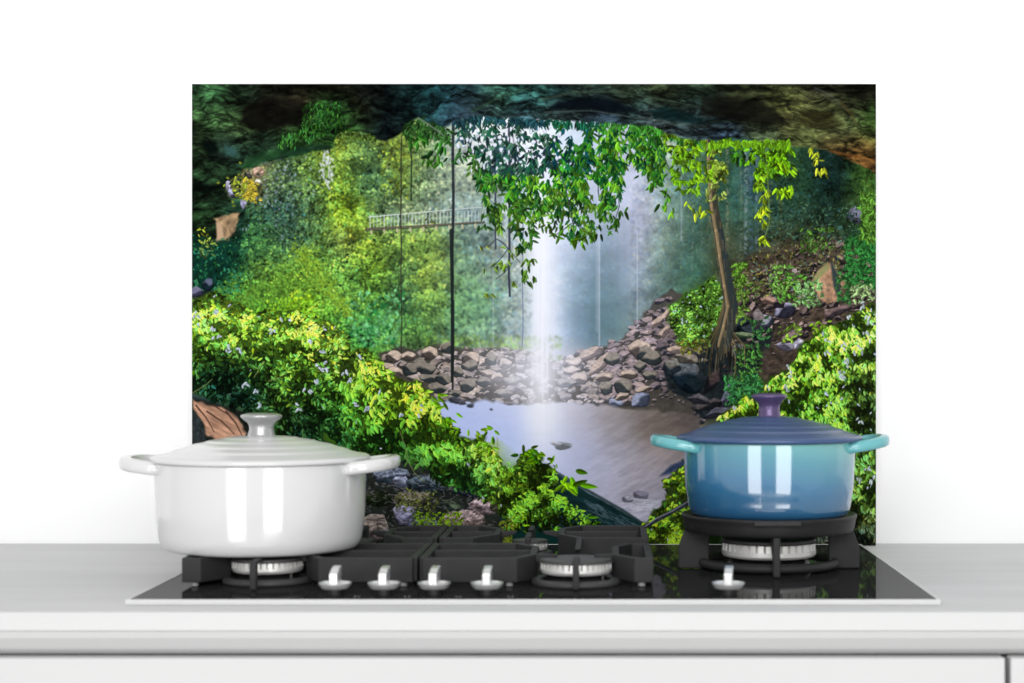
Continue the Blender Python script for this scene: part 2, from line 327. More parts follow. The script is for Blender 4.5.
# ---------------------------------------------------------------- the two pots
def loop_handle(s, R, reach, zr, zt, half, wid, hei):
    """D-shaped cast handle: two roots in the wall and a bowed grip"""
    pts = []
    n = 28
    for i in range(n+1):
        a = -PI/2+PI*i/n
        u = max(0, math.cos(a))**.62; v = math.copysign(abs(math.sin(a))**.8, math.sin(a))
        x = (R-.017)+(reach-R+.017)*u; pts.append((s*x, half*v, zr+(zt-zr)*u))
    w_ = [wid*(1+.35*(1-max(0, math.cos(-PI/2+PI*i/n)))) for i in range(n+1)]
    return sweep(nb(), pts, w_, hei, 16)
def pot(name, label, loc, R, Rb, zrim, r_lid, ztop, rk, zk, reach, mb_, ml, mh, mk, zh, hth):
    t = thing(name, label, 'pot', loc)
    H = zrim; th = .0045
    prof = [(0, .0012), (Rb*.80, .0012), (Rb*.85, .0), (Rb*.905, .0), (Rb*.950, .0022), (Rb*.985, .0090), (Rb*1.002, .0190), (Rb+(R-Rb)*.50, H*.42), (Rb+(R-Rb)*.76, H*.75), (R*.995, H*.97), (R, H-.0006), (R-.0012, H), (R-th, H), (R-th-.0005, H*.9), (Rb-th, .022), (Rb*.9-th, .009), (Rb*.7, .0055), (0, .0055)]
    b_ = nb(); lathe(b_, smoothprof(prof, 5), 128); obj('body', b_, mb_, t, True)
    for s in (-1, 1): obj('handle', loop_handle(s, R, reach, zh[0], zh[1], .047*R/.108, .0125, hth), mh, t, True)
    h2 = ztop-zrim
    f = lambda u: zrim+.0055+(h2-.0055)*(1-(u)**2.1)
    lp = [(0, ztop)]
    steps = (.34, .50, .66, .80)
    u = .12
    pts_ = []
    for k in range(1, 60):
        u = k/60*.955; z = f(u)
        for s_ in steps: z += .0009*math.tanh((u-s_)*70)*-.5*1.0
        pts_.append((r_lid*u, z))
    lp += pts_ + [(r_lid*.968, f(.965)-.0003), (r_lid*.992, zrim+.0050), (r_lid, zrim+.0035), (r_lid*.998, zrim+.0012), (r_lid*.985, zrim+.0004), (R-.002, zrim+.0003), (R-th-.004, zrim+.0003), (R-th-.006, zrim-.0035), (R-th-.010, zrim-.0035), (r_lid*.6, ztop-.012), (0, ztop-.006)]
    b_ = nb(); lathe(b_, lp, 128); lid = obj('lid', b_, ml, t, True)
    b_ = nb(); kp = [(0, ztop-.001), (rk*.66, ztop-.001), (rk*.64, ztop+.003), (rk*.58, ztop+(zk-ztop)*.38), (rk*.66, ztop+(zk-ztop)*.58), (rk*.93, ztop+(zk-ztop)*.78), (rk, ztop+(zk-ztop)*.86), (rk*.95, ztop+(zk-ztop)*.93), (rk*.6, zk-.0002), (0, zk)]
    lathe(b_, smoothprof(kp, 5), 64); k_ = obj('knob', b_, mk, lid, True); return t, k_
t, k_ = pot('casserole_pot', 'white enamelled casserole pot with steel lid knob on the left burner', (-.3565, 1.790, ZG+.0282), .1083, .1040, .0895, .1122, .1142, .0212, .1392, .1368, 'white', 'whitelid', 'white', 'chrome', (.0835, .0890), .0135)
k_['label'] = 'round steel knob'
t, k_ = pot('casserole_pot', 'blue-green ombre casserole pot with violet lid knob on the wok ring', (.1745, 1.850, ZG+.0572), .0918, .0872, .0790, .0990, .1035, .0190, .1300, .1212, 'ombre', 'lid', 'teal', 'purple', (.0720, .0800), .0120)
k_['label'] = 'round violet knob'
for c in t.children:
    if c.name.startswith('lid'): c['label'] = 'slate blue domed lid'
PRINT_GAIN = 0.83
# ---------------------------------------------------------------- printed picture
# A small numpy painter: paints the printed waterfall picture into an array that
# becomes the vertex colours of the splashback face (picture units = 684 x 460).
PI_ = math.pi
PX0, PY0, PW, PH, PS = 192.0, 84.0, 684, 460, 2
rng = np.random.RandomState(7)
W_, H_ = PW*PS, PH*PS
cv = np.zeros((H_, W_, 3), np.float32)
YY, XX = np.mgrid[0:H_, 0:W_].astype(np.float32)
XX = XX/PS + PX0; YY = YY/PS + PY0
def vnoise(sx, sy, seed, ang=0.0):
    """smooth value noise with feature size sx, sy (picture px)"""
    r = np.random.RandomState(seed)
    c, s = math.cos(ang), math.sin(ang)
    u = ((XX-PX0)*c + (YY-PY0)*s)/sx + 200.0; v = (-(XX-PX0)*s + (YY-PY0)*c)/sy + 200.0
    g = r.rand(256, 256).astype(np.float32)
    iu = np.floor(u).astype(np.int32); iv = np.floor(v).astype(np.int32)
    fu = u-iu; fv = v-iv; fu = fu*fu*(3-2*fu); fv = fv*fv*(3-2*fv)
    iu &= 255; iv &= 255; ju = (iu+1) & 255; jv = (iv+1) & 255
    a = g[iv, iu]*(1-fu) + g[iv, ju]*fu; b = g[jv, iu]*(1-fu) + g[jv, ju]*fu
    return a*(1-fv) + b*fv
def wnoise(sx, sy, seed, ang, amp, wsc):
    global XX, YY
    X0, Y0 = XX, YY
    dx = (fbm(wsc, wsc, seed+71, 3)-.5)*amp*2; dy = (fbm(wsc, wsc, seed+72, 3)-.5)*amp*2
    XX = X0+dx; YY = Y0+dy; o_ = fbm(sx, sy, seed, 5, ang); XX, YY = X0, Y0
    return o_
def fbm(sx, sy, seed, octv=4, ang=0.0):
    t = 0; a = 1.0; w = 0
    for i in range(octv):
        t = t + a*vnoise(sx/2**i, sy/2**i, seed+i*13, ang); w += a; a *= .6
    return t/w
def field(samples, sig):
    """smooth colour field through (x, y, (r,g,b)) samples"""
    gx = XX[::8, ::8]; gy = YY[::8, ::8]
    num = np.zeros(gx.shape+(3,)); den = np.zeros(gx.shape)+1e-12
    for x, y, c in samples:
        d = ((gx-x)**2 + (gy-y)**2)/(2*sig*sig)
        w = np.exp(-np.minimum(d, 60.0)) + 1e-5/(1+d)**2
        num += w[..., None]*np.array(c, float); den += w
    f = (num/den[..., None]/255.0).astype(np.float32)
    yi = np.linspace(0, f.shape[0]-1, H_); xi = np.linspace(0, f.shape[1]-1, W_)
    y0 = np.minimum(yi.astype(int), f.shape[0]-2); x0 = np.minimum(xi.astype(int), f.shape[1]-2)
    fy = (yi-y0)[:, None, None]; fx = (xi-x0)[None, :, None]
    a = f[y0][:, x0]*(1-fx) + f[y0][:, x0+1]*fx; b = f[y0+1][:, x0]*(1-fx) + f[y0+1][:, x0+1]*fx
    return (a*(1-fy)+b*fy).astype(np.float32)
def polymask(pts, soft=.7, wob=0.0, seed=1, wsc=6):
    """antialiased polygon mask; wob wobbles its edge (picture px)"""
    X = XX; Y = YY
    if wob:
        X = X + (vnoise(wsc, wsc, seed)-.5)*2*wob; Y = Y + (vnoise(wsc, wsc, seed+5)-.5)*2*wob
    ins = np.zeros(X.shape, bool); dmin = np.full(X.shape, 1e9, np.float32)
    n = len(pts)
    for i in range(n):
        x1, y1 = pts[i]; x2, y2 = pts[(i+1) % n]
        if y1 != y2:
            cond = ((y1 > Y) != (y2 > Y)) & (X < (x2-x1)*(Y-y1)/(y2-y1)+x1); ins ^= cond
        dx, dy = x2-x1, y2-y1; L = dx*dx+dy*dy+1e-9
        t = np.clip(((X-x1)*dx+(Y-y1)*dy)/L, 0, 1)
        dmin = np.minimum(dmin, (X-x1-t*dx)**2+(Y-y1-t*dy)**2)
    d = np.sqrt(dmin); d = np.where(ins, d, -d)
    return np.clip(d/soft*.5+.5, 0, 1)
def over(mask, col):
    global cv
    m = mask[..., None]
    cv = cv*(1-m) + np.asarray(col, np.float32)*m
def C(*c): return np.array(c, np.float32)/255.0
def win(x0, y0, x1, y1):
    a = max(0, int((x0-PX0)*PS)); b = min(W_, int((x1-PX0)*PS)+2)
    c = max(0, int((y0-PY0)*PS)); d = min(H_, int((y1-PY0)*PS)+2)
    return a, b, c, d
def leaf(x, y, L, w, ang, col, rib=0.12, alpha=1.0):
    """one pointed leaf from (x,y), length L along ang"""
    ca, sa = math.cos(ang), math.sin(ang)
    ex, ey = x+ca*L, y+sa*L; p = w+1
    a, b, c, d = win(min(x, ex)-p, min(y, ey)-p, max(x, ex)+p, max(y, ey)+p)
    if a >= b or c >= d: return
    dx = XX[c:d, a:b]-x; dy = YY[c:d, a:b]-y
    u = (dx*ca+dy*sa)/L; v = -dx*sa+dy*ca
    prof = 2.6*np.sqrt(np.clip(u, 0, 1))*(1-np.clip(u, 0, 1))**.8*w*.5*1.02
    m = np.clip((prof-np.abs(v))*PS*.9+.5, 0, 1)*((u > -.02) & (u < 1.0))*alpha
    sh = 1.0 + rib*np.sign(v)
    t = cv[c:d, a:b]
    t[...] = t*(1-m[..., None]) + np.clip(col*sh[..., None], 0, 1)*m[..., None]
def stroke(pts, w0, w1, col, alpha=1.0, side=0.0, soft=.8):
    """tapering line through pts; side>0 lights its left edge"""
    n = len(pts)-1
    for i in range(n):
        x1, y1 = pts[i]; x2, y2 = pts[i+1]; wa = w0+(w1-w0)*i/n; wb = w0+(w1-w0)*(i+1)/n
        p = max(wa, wb)+1
        a, b, c, d = win(min(x1, x2)-p, min(y1, y2)-p, max(x1, x2)+p, max(y1, y2)+p)
        if a >= b or c >= d: continue
        X = XX[c:d, a:b]; Y = YY[c:d, a:b]; dx, dy = x2-x1, y2-y1; L = dx*dx+dy*dy+1e-9
        t = np.clip(((X-x1)*dx+(Y-y1)*dy)/L, 0, 1)
        ux = X-x1-t*dx; uy = Y-y1-t*dy; dist = np.sqrt(ux*ux+uy*uy); w = (wa+(wb-wa)*t)*.5
        m = np.clip((w-dist)/soft+.5, 0, 1)*alpha
        if w0 < 1: m = m*max(w0, w1)
        cc = col*(1 - side*np.clip(ux/np.maximum(w, .3), -1, 1))[..., None]
        q = cv[c:d, a:b]; q[...] = q*(1-m[..., None]) + np.clip(cc, 0, 1)*m[..., None]
def blob(x, y, rx, ry, ang, top, low, seed, k=7, rough=.22, tex=.16, soft=.6, split=.15):
    """a stone: an irregular faceted outline, lit top face and darker lower face"""
    r = np.random.RandomState(seed); R = max(rx, ry)*1.35
    a, b, c, d = win(x-R, y-R, x+R, y+R)
    if a >= b or c >= d: return
    dx = XX[c:d, a:b]-x; dy = YY[c:d, a:b]-y; ca, sa = math.cos(ang), math.sin(ang)
    u = (dx*ca+dy*sa)/rx; v = (-dx*sa+dy*ca)/ry
    th = np.arctan2(v, u); rad = np.sqrt(u*u+v*v)
    ks = np.sort(r.rand(k))*2*math.pi; e = np.full(th.shape, 9.0)
    for t0 in ks:     # intersection of half planes = a faceted stone
        e = np.minimum(e, (1-rough*r.rand()) / np.maximum(np.cos(th-t0), .08))
    e = np.minimum(e, 1.15)
    m = np.clip((e-rad)*min(rx, ry)/soft+.5, 0, 1)
    ph = (r.rand()-.5)*.9
    lit = np.clip((-(v) + ph*u*1.0 + split-.12 + .25*np.sin(u*3+r.rand()*6))*3.4+.5, 0, 1)
    n = TEX[c:d, a:b]*tex
    colr = low*(1-lit[..., None]) + top*lit[..., None]
    colr = colr*(1 - .45*np.clip((rad/e-.72)*3, 0, 1)*(v > -.2))[..., None] * (1+n)[..., None]
    q = cv[c:d, a:b]; q[...] = q*(1-m[..., None]) + np.clip(colr, 0, 1)*m[..., None]
TEX = (fbm(3.2, 2.0, 91, 4)-.5)*4
def inside(mask, x, y):
    i = int((y-PY0)*PS); j = int((x-PX0)*PS)
    return 0 <= i < H_ and 0 <= j < W_ and mask[i, j] > .5
def at(f, x, y):
    return f[min(max(int((y-PY0)*PS), 0), H_-1), min(max(int((x-PX0)*PS), 0), W_-1)]
def foliage(box, n, mask, base, lo, hi, L=(2.5, 5), asp=.45, ang=(1.57, 1.2), cl=None, jit=.10, seed=3, warm=.05, hl=0.0, hlc=(200, 215, 235)):
    """n leaves in box where mask; colours are the local picture colour times lo..hi"""
    r = np.random.RandomState(seed); x0, y0, x1, y1 = box
    P = np.stack([x0+(x1-x0)*r.rand(n), y0+(y1-y0)*r.rand(n), r.rand(n)], 1)
    P = P[np.argsort(P[:, 2])]
    for x, y, k in P:
        if mask is not None and not inside(mask, x, y): continue
        c = at(base, x, y); g = at(cl, x, y) if cl is not None else .5
        b = lo+(hi-lo)*np.clip(k*.30+(g-.5)*1.5+.30+jit*1.5*r.randn(), 0, 1)
        col = c*b; wv = r.randn()*warm; col = col*np.array([1+wv*2, 1+wv*.4, 1-wv*2]) + max(0, b-1.05)*np.array([.10,.09,.16])
        if r.rand() < hl: col = C(*hlc)*(.75+.25*r.rand())
        a = ang[0]+ang[1]*r.randn(); l = L[0]+(L[1]-L[0])*r.rand()**1.5
        leaf(x, y, l, l*asp*(.7+.6*r.rand()), a, np.clip(col, 0, 1).astype(np.float32))

# --- 1. colour field of the far picture
rows = {
150: [(200,(14,35,18)),(340,(130,160,60)),(360,(80,115,60)),(380,(60,90,70)),(395,(160,180,50)),(420,(100,135,75)),(440,(130,155,120)),(460,(160,180,170)),(485,(230,238,248)),(515,(228,235,248)),(540,(215,225,245)),(570,(190,205,225)),(600,(190,205,230)),(640,(190,195,228)),(660,(165,185,195)),(690,(80,120,100)),(720,(50,90,70)),(745,(60,95,105)),(780,(60,100,50)),(800,(25,50,50)),(830,(20,40,40)),(865,(50,90,50))],
180: [(200,(14,35,18)),(250,(150,140,90)),(280,(60,85,60)),(310,(95,130,65)),(340,(120,160,50)),(360,(70,105,60)),(380,(45,85,75)),(400,(135,170,60)),(420,(110,140,100)),(440,(140,165,130)),(460,(168,188,168)),(480,(155,178,140)),(500,(180,198,205)),(540,(205,213,232)),(580,(205,212,235)),(620,(198,202,235)),(650,(165,183,208)),(680,(80,120,125)),(720,(45,85,75)),(750,(60,90,110)),(790,(40,75,60)),(830,(15,35,35)),(865,(70,110,50))],
210: [(215,(20,40,25)),(250,(50,90,60)),(280,(60,95,80)),(310,(80,115,75)),(340,(135,170,40)),(360,(115,155,40)),(380,(90,120,90)),(400,(120,145,110)),(430,(130,150,130)),(460,(120,145,150)),(490,(140,165,160)),(520,(185,198,215)),(560,(215,220,240)),(600,(200,205,235)),(640,(180,185,220)),(670,(110,140,145)),(700,(50,85,80)),(740,(50,85,80)),(770,(45,75,70)),(800,(35,60,50)),(830,(20,40,35)),(850,(50,70,50)),(870,(75,120,45))],
240: [(205,(15,45,35)),(235,(20,60,50)),(260,(65,115,60)),(290,(65,98,75)),(320,(85,125,60)),(345,(115,130,70)),(365,(130,165,50)),(390,(100,135,60)),(420,(120,160,60)),(440,(130,165,80)),(460,(90,120,110)),(490,(120,145,130)),(510,(180,190,190)),(540,(235,240,252)),(560,(205,212,240)),(590,(170,180,210)),(630,(165,170,205)),(660,(120,145,150)),(690,(60,95,95)),(720,(70,75,60)),(745,(50,75,75)),(775,(70,75,60)),(810,(65,62,50)),(840,(40,60,50)),(868,(40,95,50))],
270: [(205,(10,45,35)),(230,(30,80,50)),(260,(95,135,60)),(290,(100,155,60)),(310,(155,195,60)),(330,(110,168,70)),(350,(90,140,60)),(375,(110,150,40)),(400,(70,110,70)),(430,(140,170,60)),(455,(90,130,100)),(480,(110,140,120)),(510,(160,182,165)),(545,(235,240,252)),(570,(150,170,195)),(600,(140,155,180)),(630,(150,160,195)),(660,(100,130,135)),(690,(50,90,90)),(720,(60,70,55)),(750,(85,75,60)),(780,(95,82,62)),(825,(95,85,65)),(860,(50,100,50))],
300: [(205,(115,155,40)),(240,(65,145,60)),(270,(95,155,50)),(300,(135,185,30)),(330,(80,145,60)),(350,(110,160,70)),(375,(90,150,60)),(400,(50,90,60)),(430,(100,140,60)),(460,(90,140,90)),(480,(80,130,100)),(510,(145,168,165)),(545,(225,232,250)),(575,(120,145,165)),(600,(115,140,160)),(640,(120,140,165)),(670,(70,105,110)),(700,(90,140,60)),(725,(60,60,45)),(750,(110,90,80)),(790,(90,90,70)),(825,(100,90,75)),(860,(60,90,50))],
330: [(205,(110,160,20)),(240,(120,165,20)),(280,(110,160,25)),(320,(110,160,30)),(345,(70,150,80)),(370,(60,140,80)),(395,(80,135,60)),(420,(80,130,60)),(445,(80,120,80)),(475,(100,150,110)),(505,(120,148,145)),(545,(215,225,248)),(575,(105,135,160)),(605,(100,130,145)),(640,(125,145,150)),(670,(140,130,130)),(700,(90,145,50)),(720,(80,75,45)),(750,(50,60,60)),(790,(90,80,80)),(830,(110,140,50)),(865,(130,180,30))],
360: [(205,(90,140,20)),(280,(90,140,20)),(350,(100,160,30)),(380,(95,155,40)),(400,(110,110,95)),(440,(120,115,100)),(480,(130,120,110)),(520,(165,160,165)),(545,(210,215,240)),(570,(165,160,170)),(620,(140,135,142)),(670,(90,90,100)),(690,(30,50,60)),(720,(25,30,30)),(750,(40,60,40)),(775,(60,55,55)),(800,(90,85,70)),(860,(120,170,20))],
400: [(205,(25,60,30)),(240,(60,110,20)),(300,(70,120,20)),(360,(90,150,15)),(420,(110,160,10)),(455,(188,200,245)),(500,(195,205,245)),(545,(225,230,250)),(590,(180,178,190)),(640,(145,135,130)),(680,(90,80,80)),(710,(40,48,52)),(735,(80,130,50)),(780,(110,165,20)),(860,(90,130,30))],
440: [(205,(160,120,100)),(300,(60,90,30)),(360,(60,110,20)),(400,(70,130,20)),(440,(80,140,20)),(480,(120,160,30)),(510,(192,206,245)),(550,(195,205,240)),(600,(180,180,210)),(650,(165,155,160)),(690,(150,140,140)),(800,(90,130,30)),(865,(80,110,30))],
480: [(370,(60,70,70)),(400,(70,75,90)),(430,(90,85,80)),(460,(60,90,40)),(490,(100,150,20)),(520,(60,120,20)),(570,(185,190,215)),(600,(186,188,214)),(640,(180,172,188)),(670,(150,150,160)),(865,(80,110,30))],
520: [(370,(100,90,85)),(400,(110,110,130)),(440,(110,100,95)),(480,(140,120,120)),(505,(120,140,30)),(530,(90,150,15)),(570,(20,45,40)),(600,(15,45,45)),(640,(200,200,225)),(660,(90,130,30)),(865,(60,60,50))]}
samples = [(x, y, c) for y, r_ in rows.items() for x, c in r_]
base = field(samples, 13.0)
rgt = np.clip((XX-600)/60, 0, 1)[..., None]; base = base*(1-rgt+rgt*np.array([.97,.97,.84], np.float32))
midg = np.exp(-((XX-605)/36.0)**2-((YY-275)/75.0)**2)[..., None]; base = base*(1-midg*np.array([.26,.17,.19], np.float32))
clump = fbm(16, 13, 5, 4); clump2 = fbm(7, 6, 25, 3)
cv = base*(.86+.28*clump[..., None])
clumpN = np.clip((clump*.6+clump2*.4-.5)*2.2+.5, 0, 1)
hazeR = np.exp(-((XX-560)/95.0)**2)
ridge = lambda v: 1-np.abs(v*2-1)

# --- 2. far trees: trunks, crowns
for x, y0, y1, w, c, al in [(683,175,262,3,(120,140,140),.5),(692,190,270,2,(130,140,120),.45),(701,120,262,2.5,(100,120,110),.5),(727,150,250,3,(150,140,110),.6),
        (741,140,262,4,(95,110,90),.7),(746,150,276,4,(120,135,140),.75),(751,150,268,4,(70,95,120),.8),(757,140,262,3,(110,130,150),.6),
        (770,170,246,3,(120,125,70),.6),(780,190,232,3,(110,115,60),.6),(790,150,215,5,(40,70,50),.7),(827,180,222,6,(30,55,45),.8),(838,150,200,5,(20,35,35),.8),
        (388,150,196,1.6,(150,150,110),.7),(384,200,230,2,(30,60,40),.6),(366,205,235,2,(40,70,40),.6),(440,285,345,2.5,(50,90,90),.55),(476,290,345,2,(90,130,130),.5)]:
    stroke([(x, y0), (x+rng.uniform(-1, 1), (y0+y1)/2), (x, y1)], w, w, C(*c), al, .25, 1.2)
fm = np.ones((H_, W_), np.float32)
ft = cv.copy()
foliage((192,128,520,400), 24000, None, base, .42, 1.38, (1.8, 4.2), .5, (1.3, 1.0), clumpN, .16, 11, .04)
foliage((192,190,380,310), 5000, None, base*C(235,245,235), .4, 1.45, (1.8, 3.6), .5, (1.3, 1.2), clump2, .25, 19, .06)
foliage((235,128,380,250), 2600, None, base, .35, 1.5, (1.6, 3.2), .5, (1.3, 1.2), clump2, .25, 20, .06)
foliage((380,240,520,345), 1600, None, base, .55, 1.4, (2.5, 4.5), .5, (.4, 1.6), clumpN, .15, 12, .05)
foliage((520,200,690,350), 3200, None, base, .88, 1.13, (1.8, 4), .4, (.5, .7), clumpN, .10, 13, .02)
foliage((630,130,770,330), 9000, None, base, .72, 1.22, (1.8, 4), .5, (1.4, 1.0), clumpN, .14, 14, .03)
foliage((760,130,876,330), 7000, None, base*.9, .45, 1.4, (1.8, 4), .5, (1.4, 1.0), clumpN, .14, 17, .05)
cr_ = np.random.RandomState(88); crowns = []
for k in range(420):
    crowns.append((cr_.uniform(225, 530), cr_.uniform(140, 345), cr_.uniform(5, 13)))
crowns.sort(key=lambda q_: q_[1])
for (x, y, r0) in crowns:
    hzz = math.exp(-((x-540)/70.0)**2); c0 = at(base, x, y); ct = .85*(1-hzz)+.16*hzz
    n1 = int(r0*r0*.42); tone = cr_.uniform(.72, 1.2)
    for i in range(n1):
        a = cr_.rand()*2*PI_; rr = r0*cr_.rand()**.5; dx = rr*math.cos(a)*1.15; dy = rr*math.sin(a)*.8
        up = np.clip(-(dy/r0)*.9-(dx/r0)*.2+.35*cr_.randn(), -1, 1)
        b = tone*(1+ct*up); l = 1.6+2.0*cr_.rand()
        leaf(x+dx, y+dy, l, l*.55, math.atan2(dy+2.5, dx)+cr_.randn()*.6, np.clip(c0*b*np.array([1+.10*up, 1, 1-.12*up]), 0, 1).astype(np.float32), .1)
for k in range(60):
    x = cr_.uniform(235, 450); y = cr_.uniform(150, 330); c0 = at(base, x, y)*.38
    stroke([(x, y), (x+cr_.randn()*2, y+6+cr_.rand()*12)], 1.0, .7, c0, .7)
# light spots of sky between the leaves, left
for k in range(130):
    x = rng.normal(278, 24); y = rng.normal(188, 26)
    if 240 < x < 330 and 150 < y < 240: leaf(x, y, 1.5+rng.rand()*2, 1.2, rng.rand()*6, C(150,165,185)*(.7+.4*rng.rand()))
for k in range(60):
    leaf(rng.normal(327, 3.5), rng.normal(166, 10), 2+rng.rand()*3, 1.6, 1.5+rng.randn()*.4, C(215,225,225)*(.8+.2*rng.rand()))
foliage((336,134,362,240), 900, None, base, .5, 1.5, (2, 4), .5, (1.4,1), clumpN, .15, 15)
foliage((380,138,408,196), 240, None, np.ones_like(base)*C(140,172,62), .35, 1.3, (2, 4), .5, (1.4,1), clumpN, .15, 16)
# bright diagonal fern ridge
for k in range(420):
    t = rng.rand(); x = 296+t*52+rng.randn()*5; y = 246+t*66+rng.randn()*5
    leaf(x, y, 2+rng.rand()*3, 1.4, 1+rng.randn()*.8, C(150,195,60)*(.6+.45*rng.rand()))
for k in range(700):
    t = rng.rand(); x = 228+t*90+rng.randn()*9; y = 296-t*18+rng.randn()*9
    leaf(x, y, 2+rng.rand()*2.5, 1.5, 1+rng.randn()*.8, C(115,170,60)*(.5+.55*rng.rand()))
# broad pale leaves on the far bank
for k in range(120):
    x = rng.uniform(352, 402); y = rng.uniform(290, 345)
    leaf(x, y, 3+rng.rand()*3, 2.6, rng.rand()*6, (C(110,185,120) if rng.rand() < .6 else C(40,120,60))*(.7+.5*rng.rand()))
for k in range(110):
    x = rng.normal(466, 12); y = rng.uniform(272, 320)
    leaf(x, y, 3+rng.rand()*4, 2.0, .3+rng.randn()*.7, C(130,185,120)*(.75+.4*rng.rand()), .1, .8)
# bottom band of bushes before the rocks
foliage((425,336,560,362), 700, None, np.ones_like(base)*C(105,150,55), .5, 1.4, (2, 4), .45, (-1.2,.7), clumpN, .15, 18)

def boxblur(a, k):
    for ax in (0, 1):
        pad = [(0, 0)]*a.ndim; pad[ax] = (k, k); c = np.cumsum(np.pad(a, pad, mode='edge'), axis=ax, dtype=np.float64)
        n = a.shape[ax]; hi_ = np.take(c, np.arange(2*k, 2*k+n), axis=ax); lo_ = np.take(np.concatenate([np.zeros_like(np.take(c, [0], axis=ax)), c], ax), np.arange(0, n), axis=ax)
        a = ((hi_-lo_)/(2*k+1)).astype(np.float32)
    return a
b1 = boxblur(cv, 1); b2_ = boxblur(b1, 2)
hz2 = np.clip(np.exp(-((XX-555)/115.0)**2)*1.5, 0, 1)[..., None]
sharp = cv + (cv-b2_)*.0
cv = b1*(1-hz2)+b2_*hz2
cv = cv*(1-.12*hz2)+np.array([.78,.84,.88], np.float32)*.12*hz2

# --- 3. footbridge
bx = lambda x: 228.5-(x-368)*.062 - .00028*(x-368)*(482-x)*0
for k in range(34):
    x = 370+k*3.5; y = bx(x); stroke([(x, y-13.5+(.02*(x-368))), (x, y)], 1.1, 1.1, C(205,215,215), .55 if k % 4 else .85)
stroke([(368, 216.5), (424, 211.5), (482, 206.5)], 1.1, .9, C(215,222,222), .8)
stroke([(368, 222), (482, 214)], .8, .8, C(200,210,210), .4)
stroke([(366, bx(366)), (424, bx(424)+.2), (484, bx(484))], 2.6, 1.6, C(95,85,75), .9, 0)
stroke([(366, bx(366)+1.8), (424, bx(424)+1.8), (484, bx(484)+1)], 1.2, 1, C(45,60,50), .7)
for k in range(9): leaf(371+k*13, bx(371+k*13)+1, 5, 2.6, 1.4, C(190,185,150), .1, .8)

# --- 4. stones on the far shore and the right-hand slope
shore = polymask([(380,352),(395,346),(420,348),(447,342),(470,348),(500,348),(530,350),(560,362),(575,352),(596,346),(618,340),(636,322),(655,300),(672,288),(690,300),(706,320),(720,350),(735,380),(735,420),(640,412),(560,402),(540,404),(470,402),(440,398),(400,384),(382,372)], 1.2, 2.5, 31)
over(shore*.92, C(70,66,62)*(.75+.5*fbm(5,4,33,3))[..., None])
sr = np.random.RandomState(44)
st = []
for (x0, y0, x1, y1, n, s) in [(556,300,735,405,420,(1.3,2.6)),(440,346,560,402,120,(1.3,2.4)),(384,352,470,398,70,(3.5,7)),(440,346,545,402,120,(3,6)),(556,350,640,402,130,(3,7)),(600,322,690,392,150,(3,7)),(640,296,700,350,60,(3,6)),(690,350,735,420,60,(3,6))]:
    for k in range(n):
        st.append((sr.uniform(x0, x1), sr.uniform(y0, y1), sr.uniform(*s)))
st.sort(key=lambda q: q[1])
for i, (x, y, s) in enumerate(st):
    if not inside(shore, x, y): continue
    hz = math.exp(-((x-545)/60.0)**2); tn = sr.rand()
    top = C(190,170,156)*(1-tn)+C(170,158,160)*tn; low = C(58,56,56)
    if x > 600: top = top*.86+C(8,4,14)
    if x > 655: top = top*.8; low = C(40,42,50)
    top = top*(1-hz*.6)+C(228,224,235)*hz*.6; low = low*(1-hz*.6)+C(185,185,205)*hz*.6
    top = top*(.78+.3*sr.rand())
    blob(x, y, s, s*sr.uniform(.55, .8), sr.uniform(-.5, .4), top, low, 500+i)
big = [(393,356,8,6,0,0),(388,366,6,5,0,0),(396,371,8,5.5,.1,0),(409,355,7,5.5,0,0),(419,364,8,8,.3,1),(428,368,8,7,0,1),(410,368,7,7,0,1),(430,352,8,7,.2,0),(447,346,6,6,0,1),
       (428,377,9,4.5,0,1),(444,378,8,6,.2,1),(436,387,10,6,.2,1),(468,384,9,6.5,-.1,1),(472,357,9,7,0,0),(470,365,8,6,0,1),(491,358,6,6.5,0,1),(484,380,8,5,.1,1),(458,371,6,5,0,1),
       (487,372,7,4,0,0),(505,363,6,6,0,0),(497,376,7,5,0,0),(512,380,8,5,0,1),(503,392,9,4,0,1),(455,392,6,4,0,1),(448,398,7,4,0,1),
       (590,352,14,6,-.35,2),(573,362,9,6,-.2,0),(571,370,9,5,0,0),(600,363,14,6,-.75,2),(612,358,9,6,0,1),(640,348,11,10,0,0),(645,352,8,8,.2,1),(651,357,10,7,0,1),(640,365,6,6,0,1),
       (607,386,6.5,8,-.2,1),(622,384,9,8,.1,1),(603,376,9,5,-.2,0),(580,378,9,6,0,0),(566,382,9,5,0,1),(628,373,9,5,-.1,0),(649,374,7,5,0,1),(615,402,7,5,0,3),(622,395,7,4,-.2,0),(640,398,9,8,-.9,3),(644,388,8,3,-.2,0),(676,349,10,4,-.1,2),(665,330,8,4,-.8,2),(657,321,9,3.5,-.8,2),(668,312,9,3,-.8,2)]
for i, (x, y, rx, ry, a, t) in enumerate(big):
    top, low = [(C(205,184,168), C(72,65,62)), (C(138,130,120), C(44,50,52)), (C(196,172,158), C(104,92,90)), (C(150,158,185), C(60,68,86))][t]
    hz = math.exp(-((x-545)/55.0)**2)*.5
    blob(x, y, rx, ry, a, top*(1-hz)+C(225,222,235)*hz, low*(1-hz)+C(180,180,200)*hz, 900+i, 8, .2, .12)

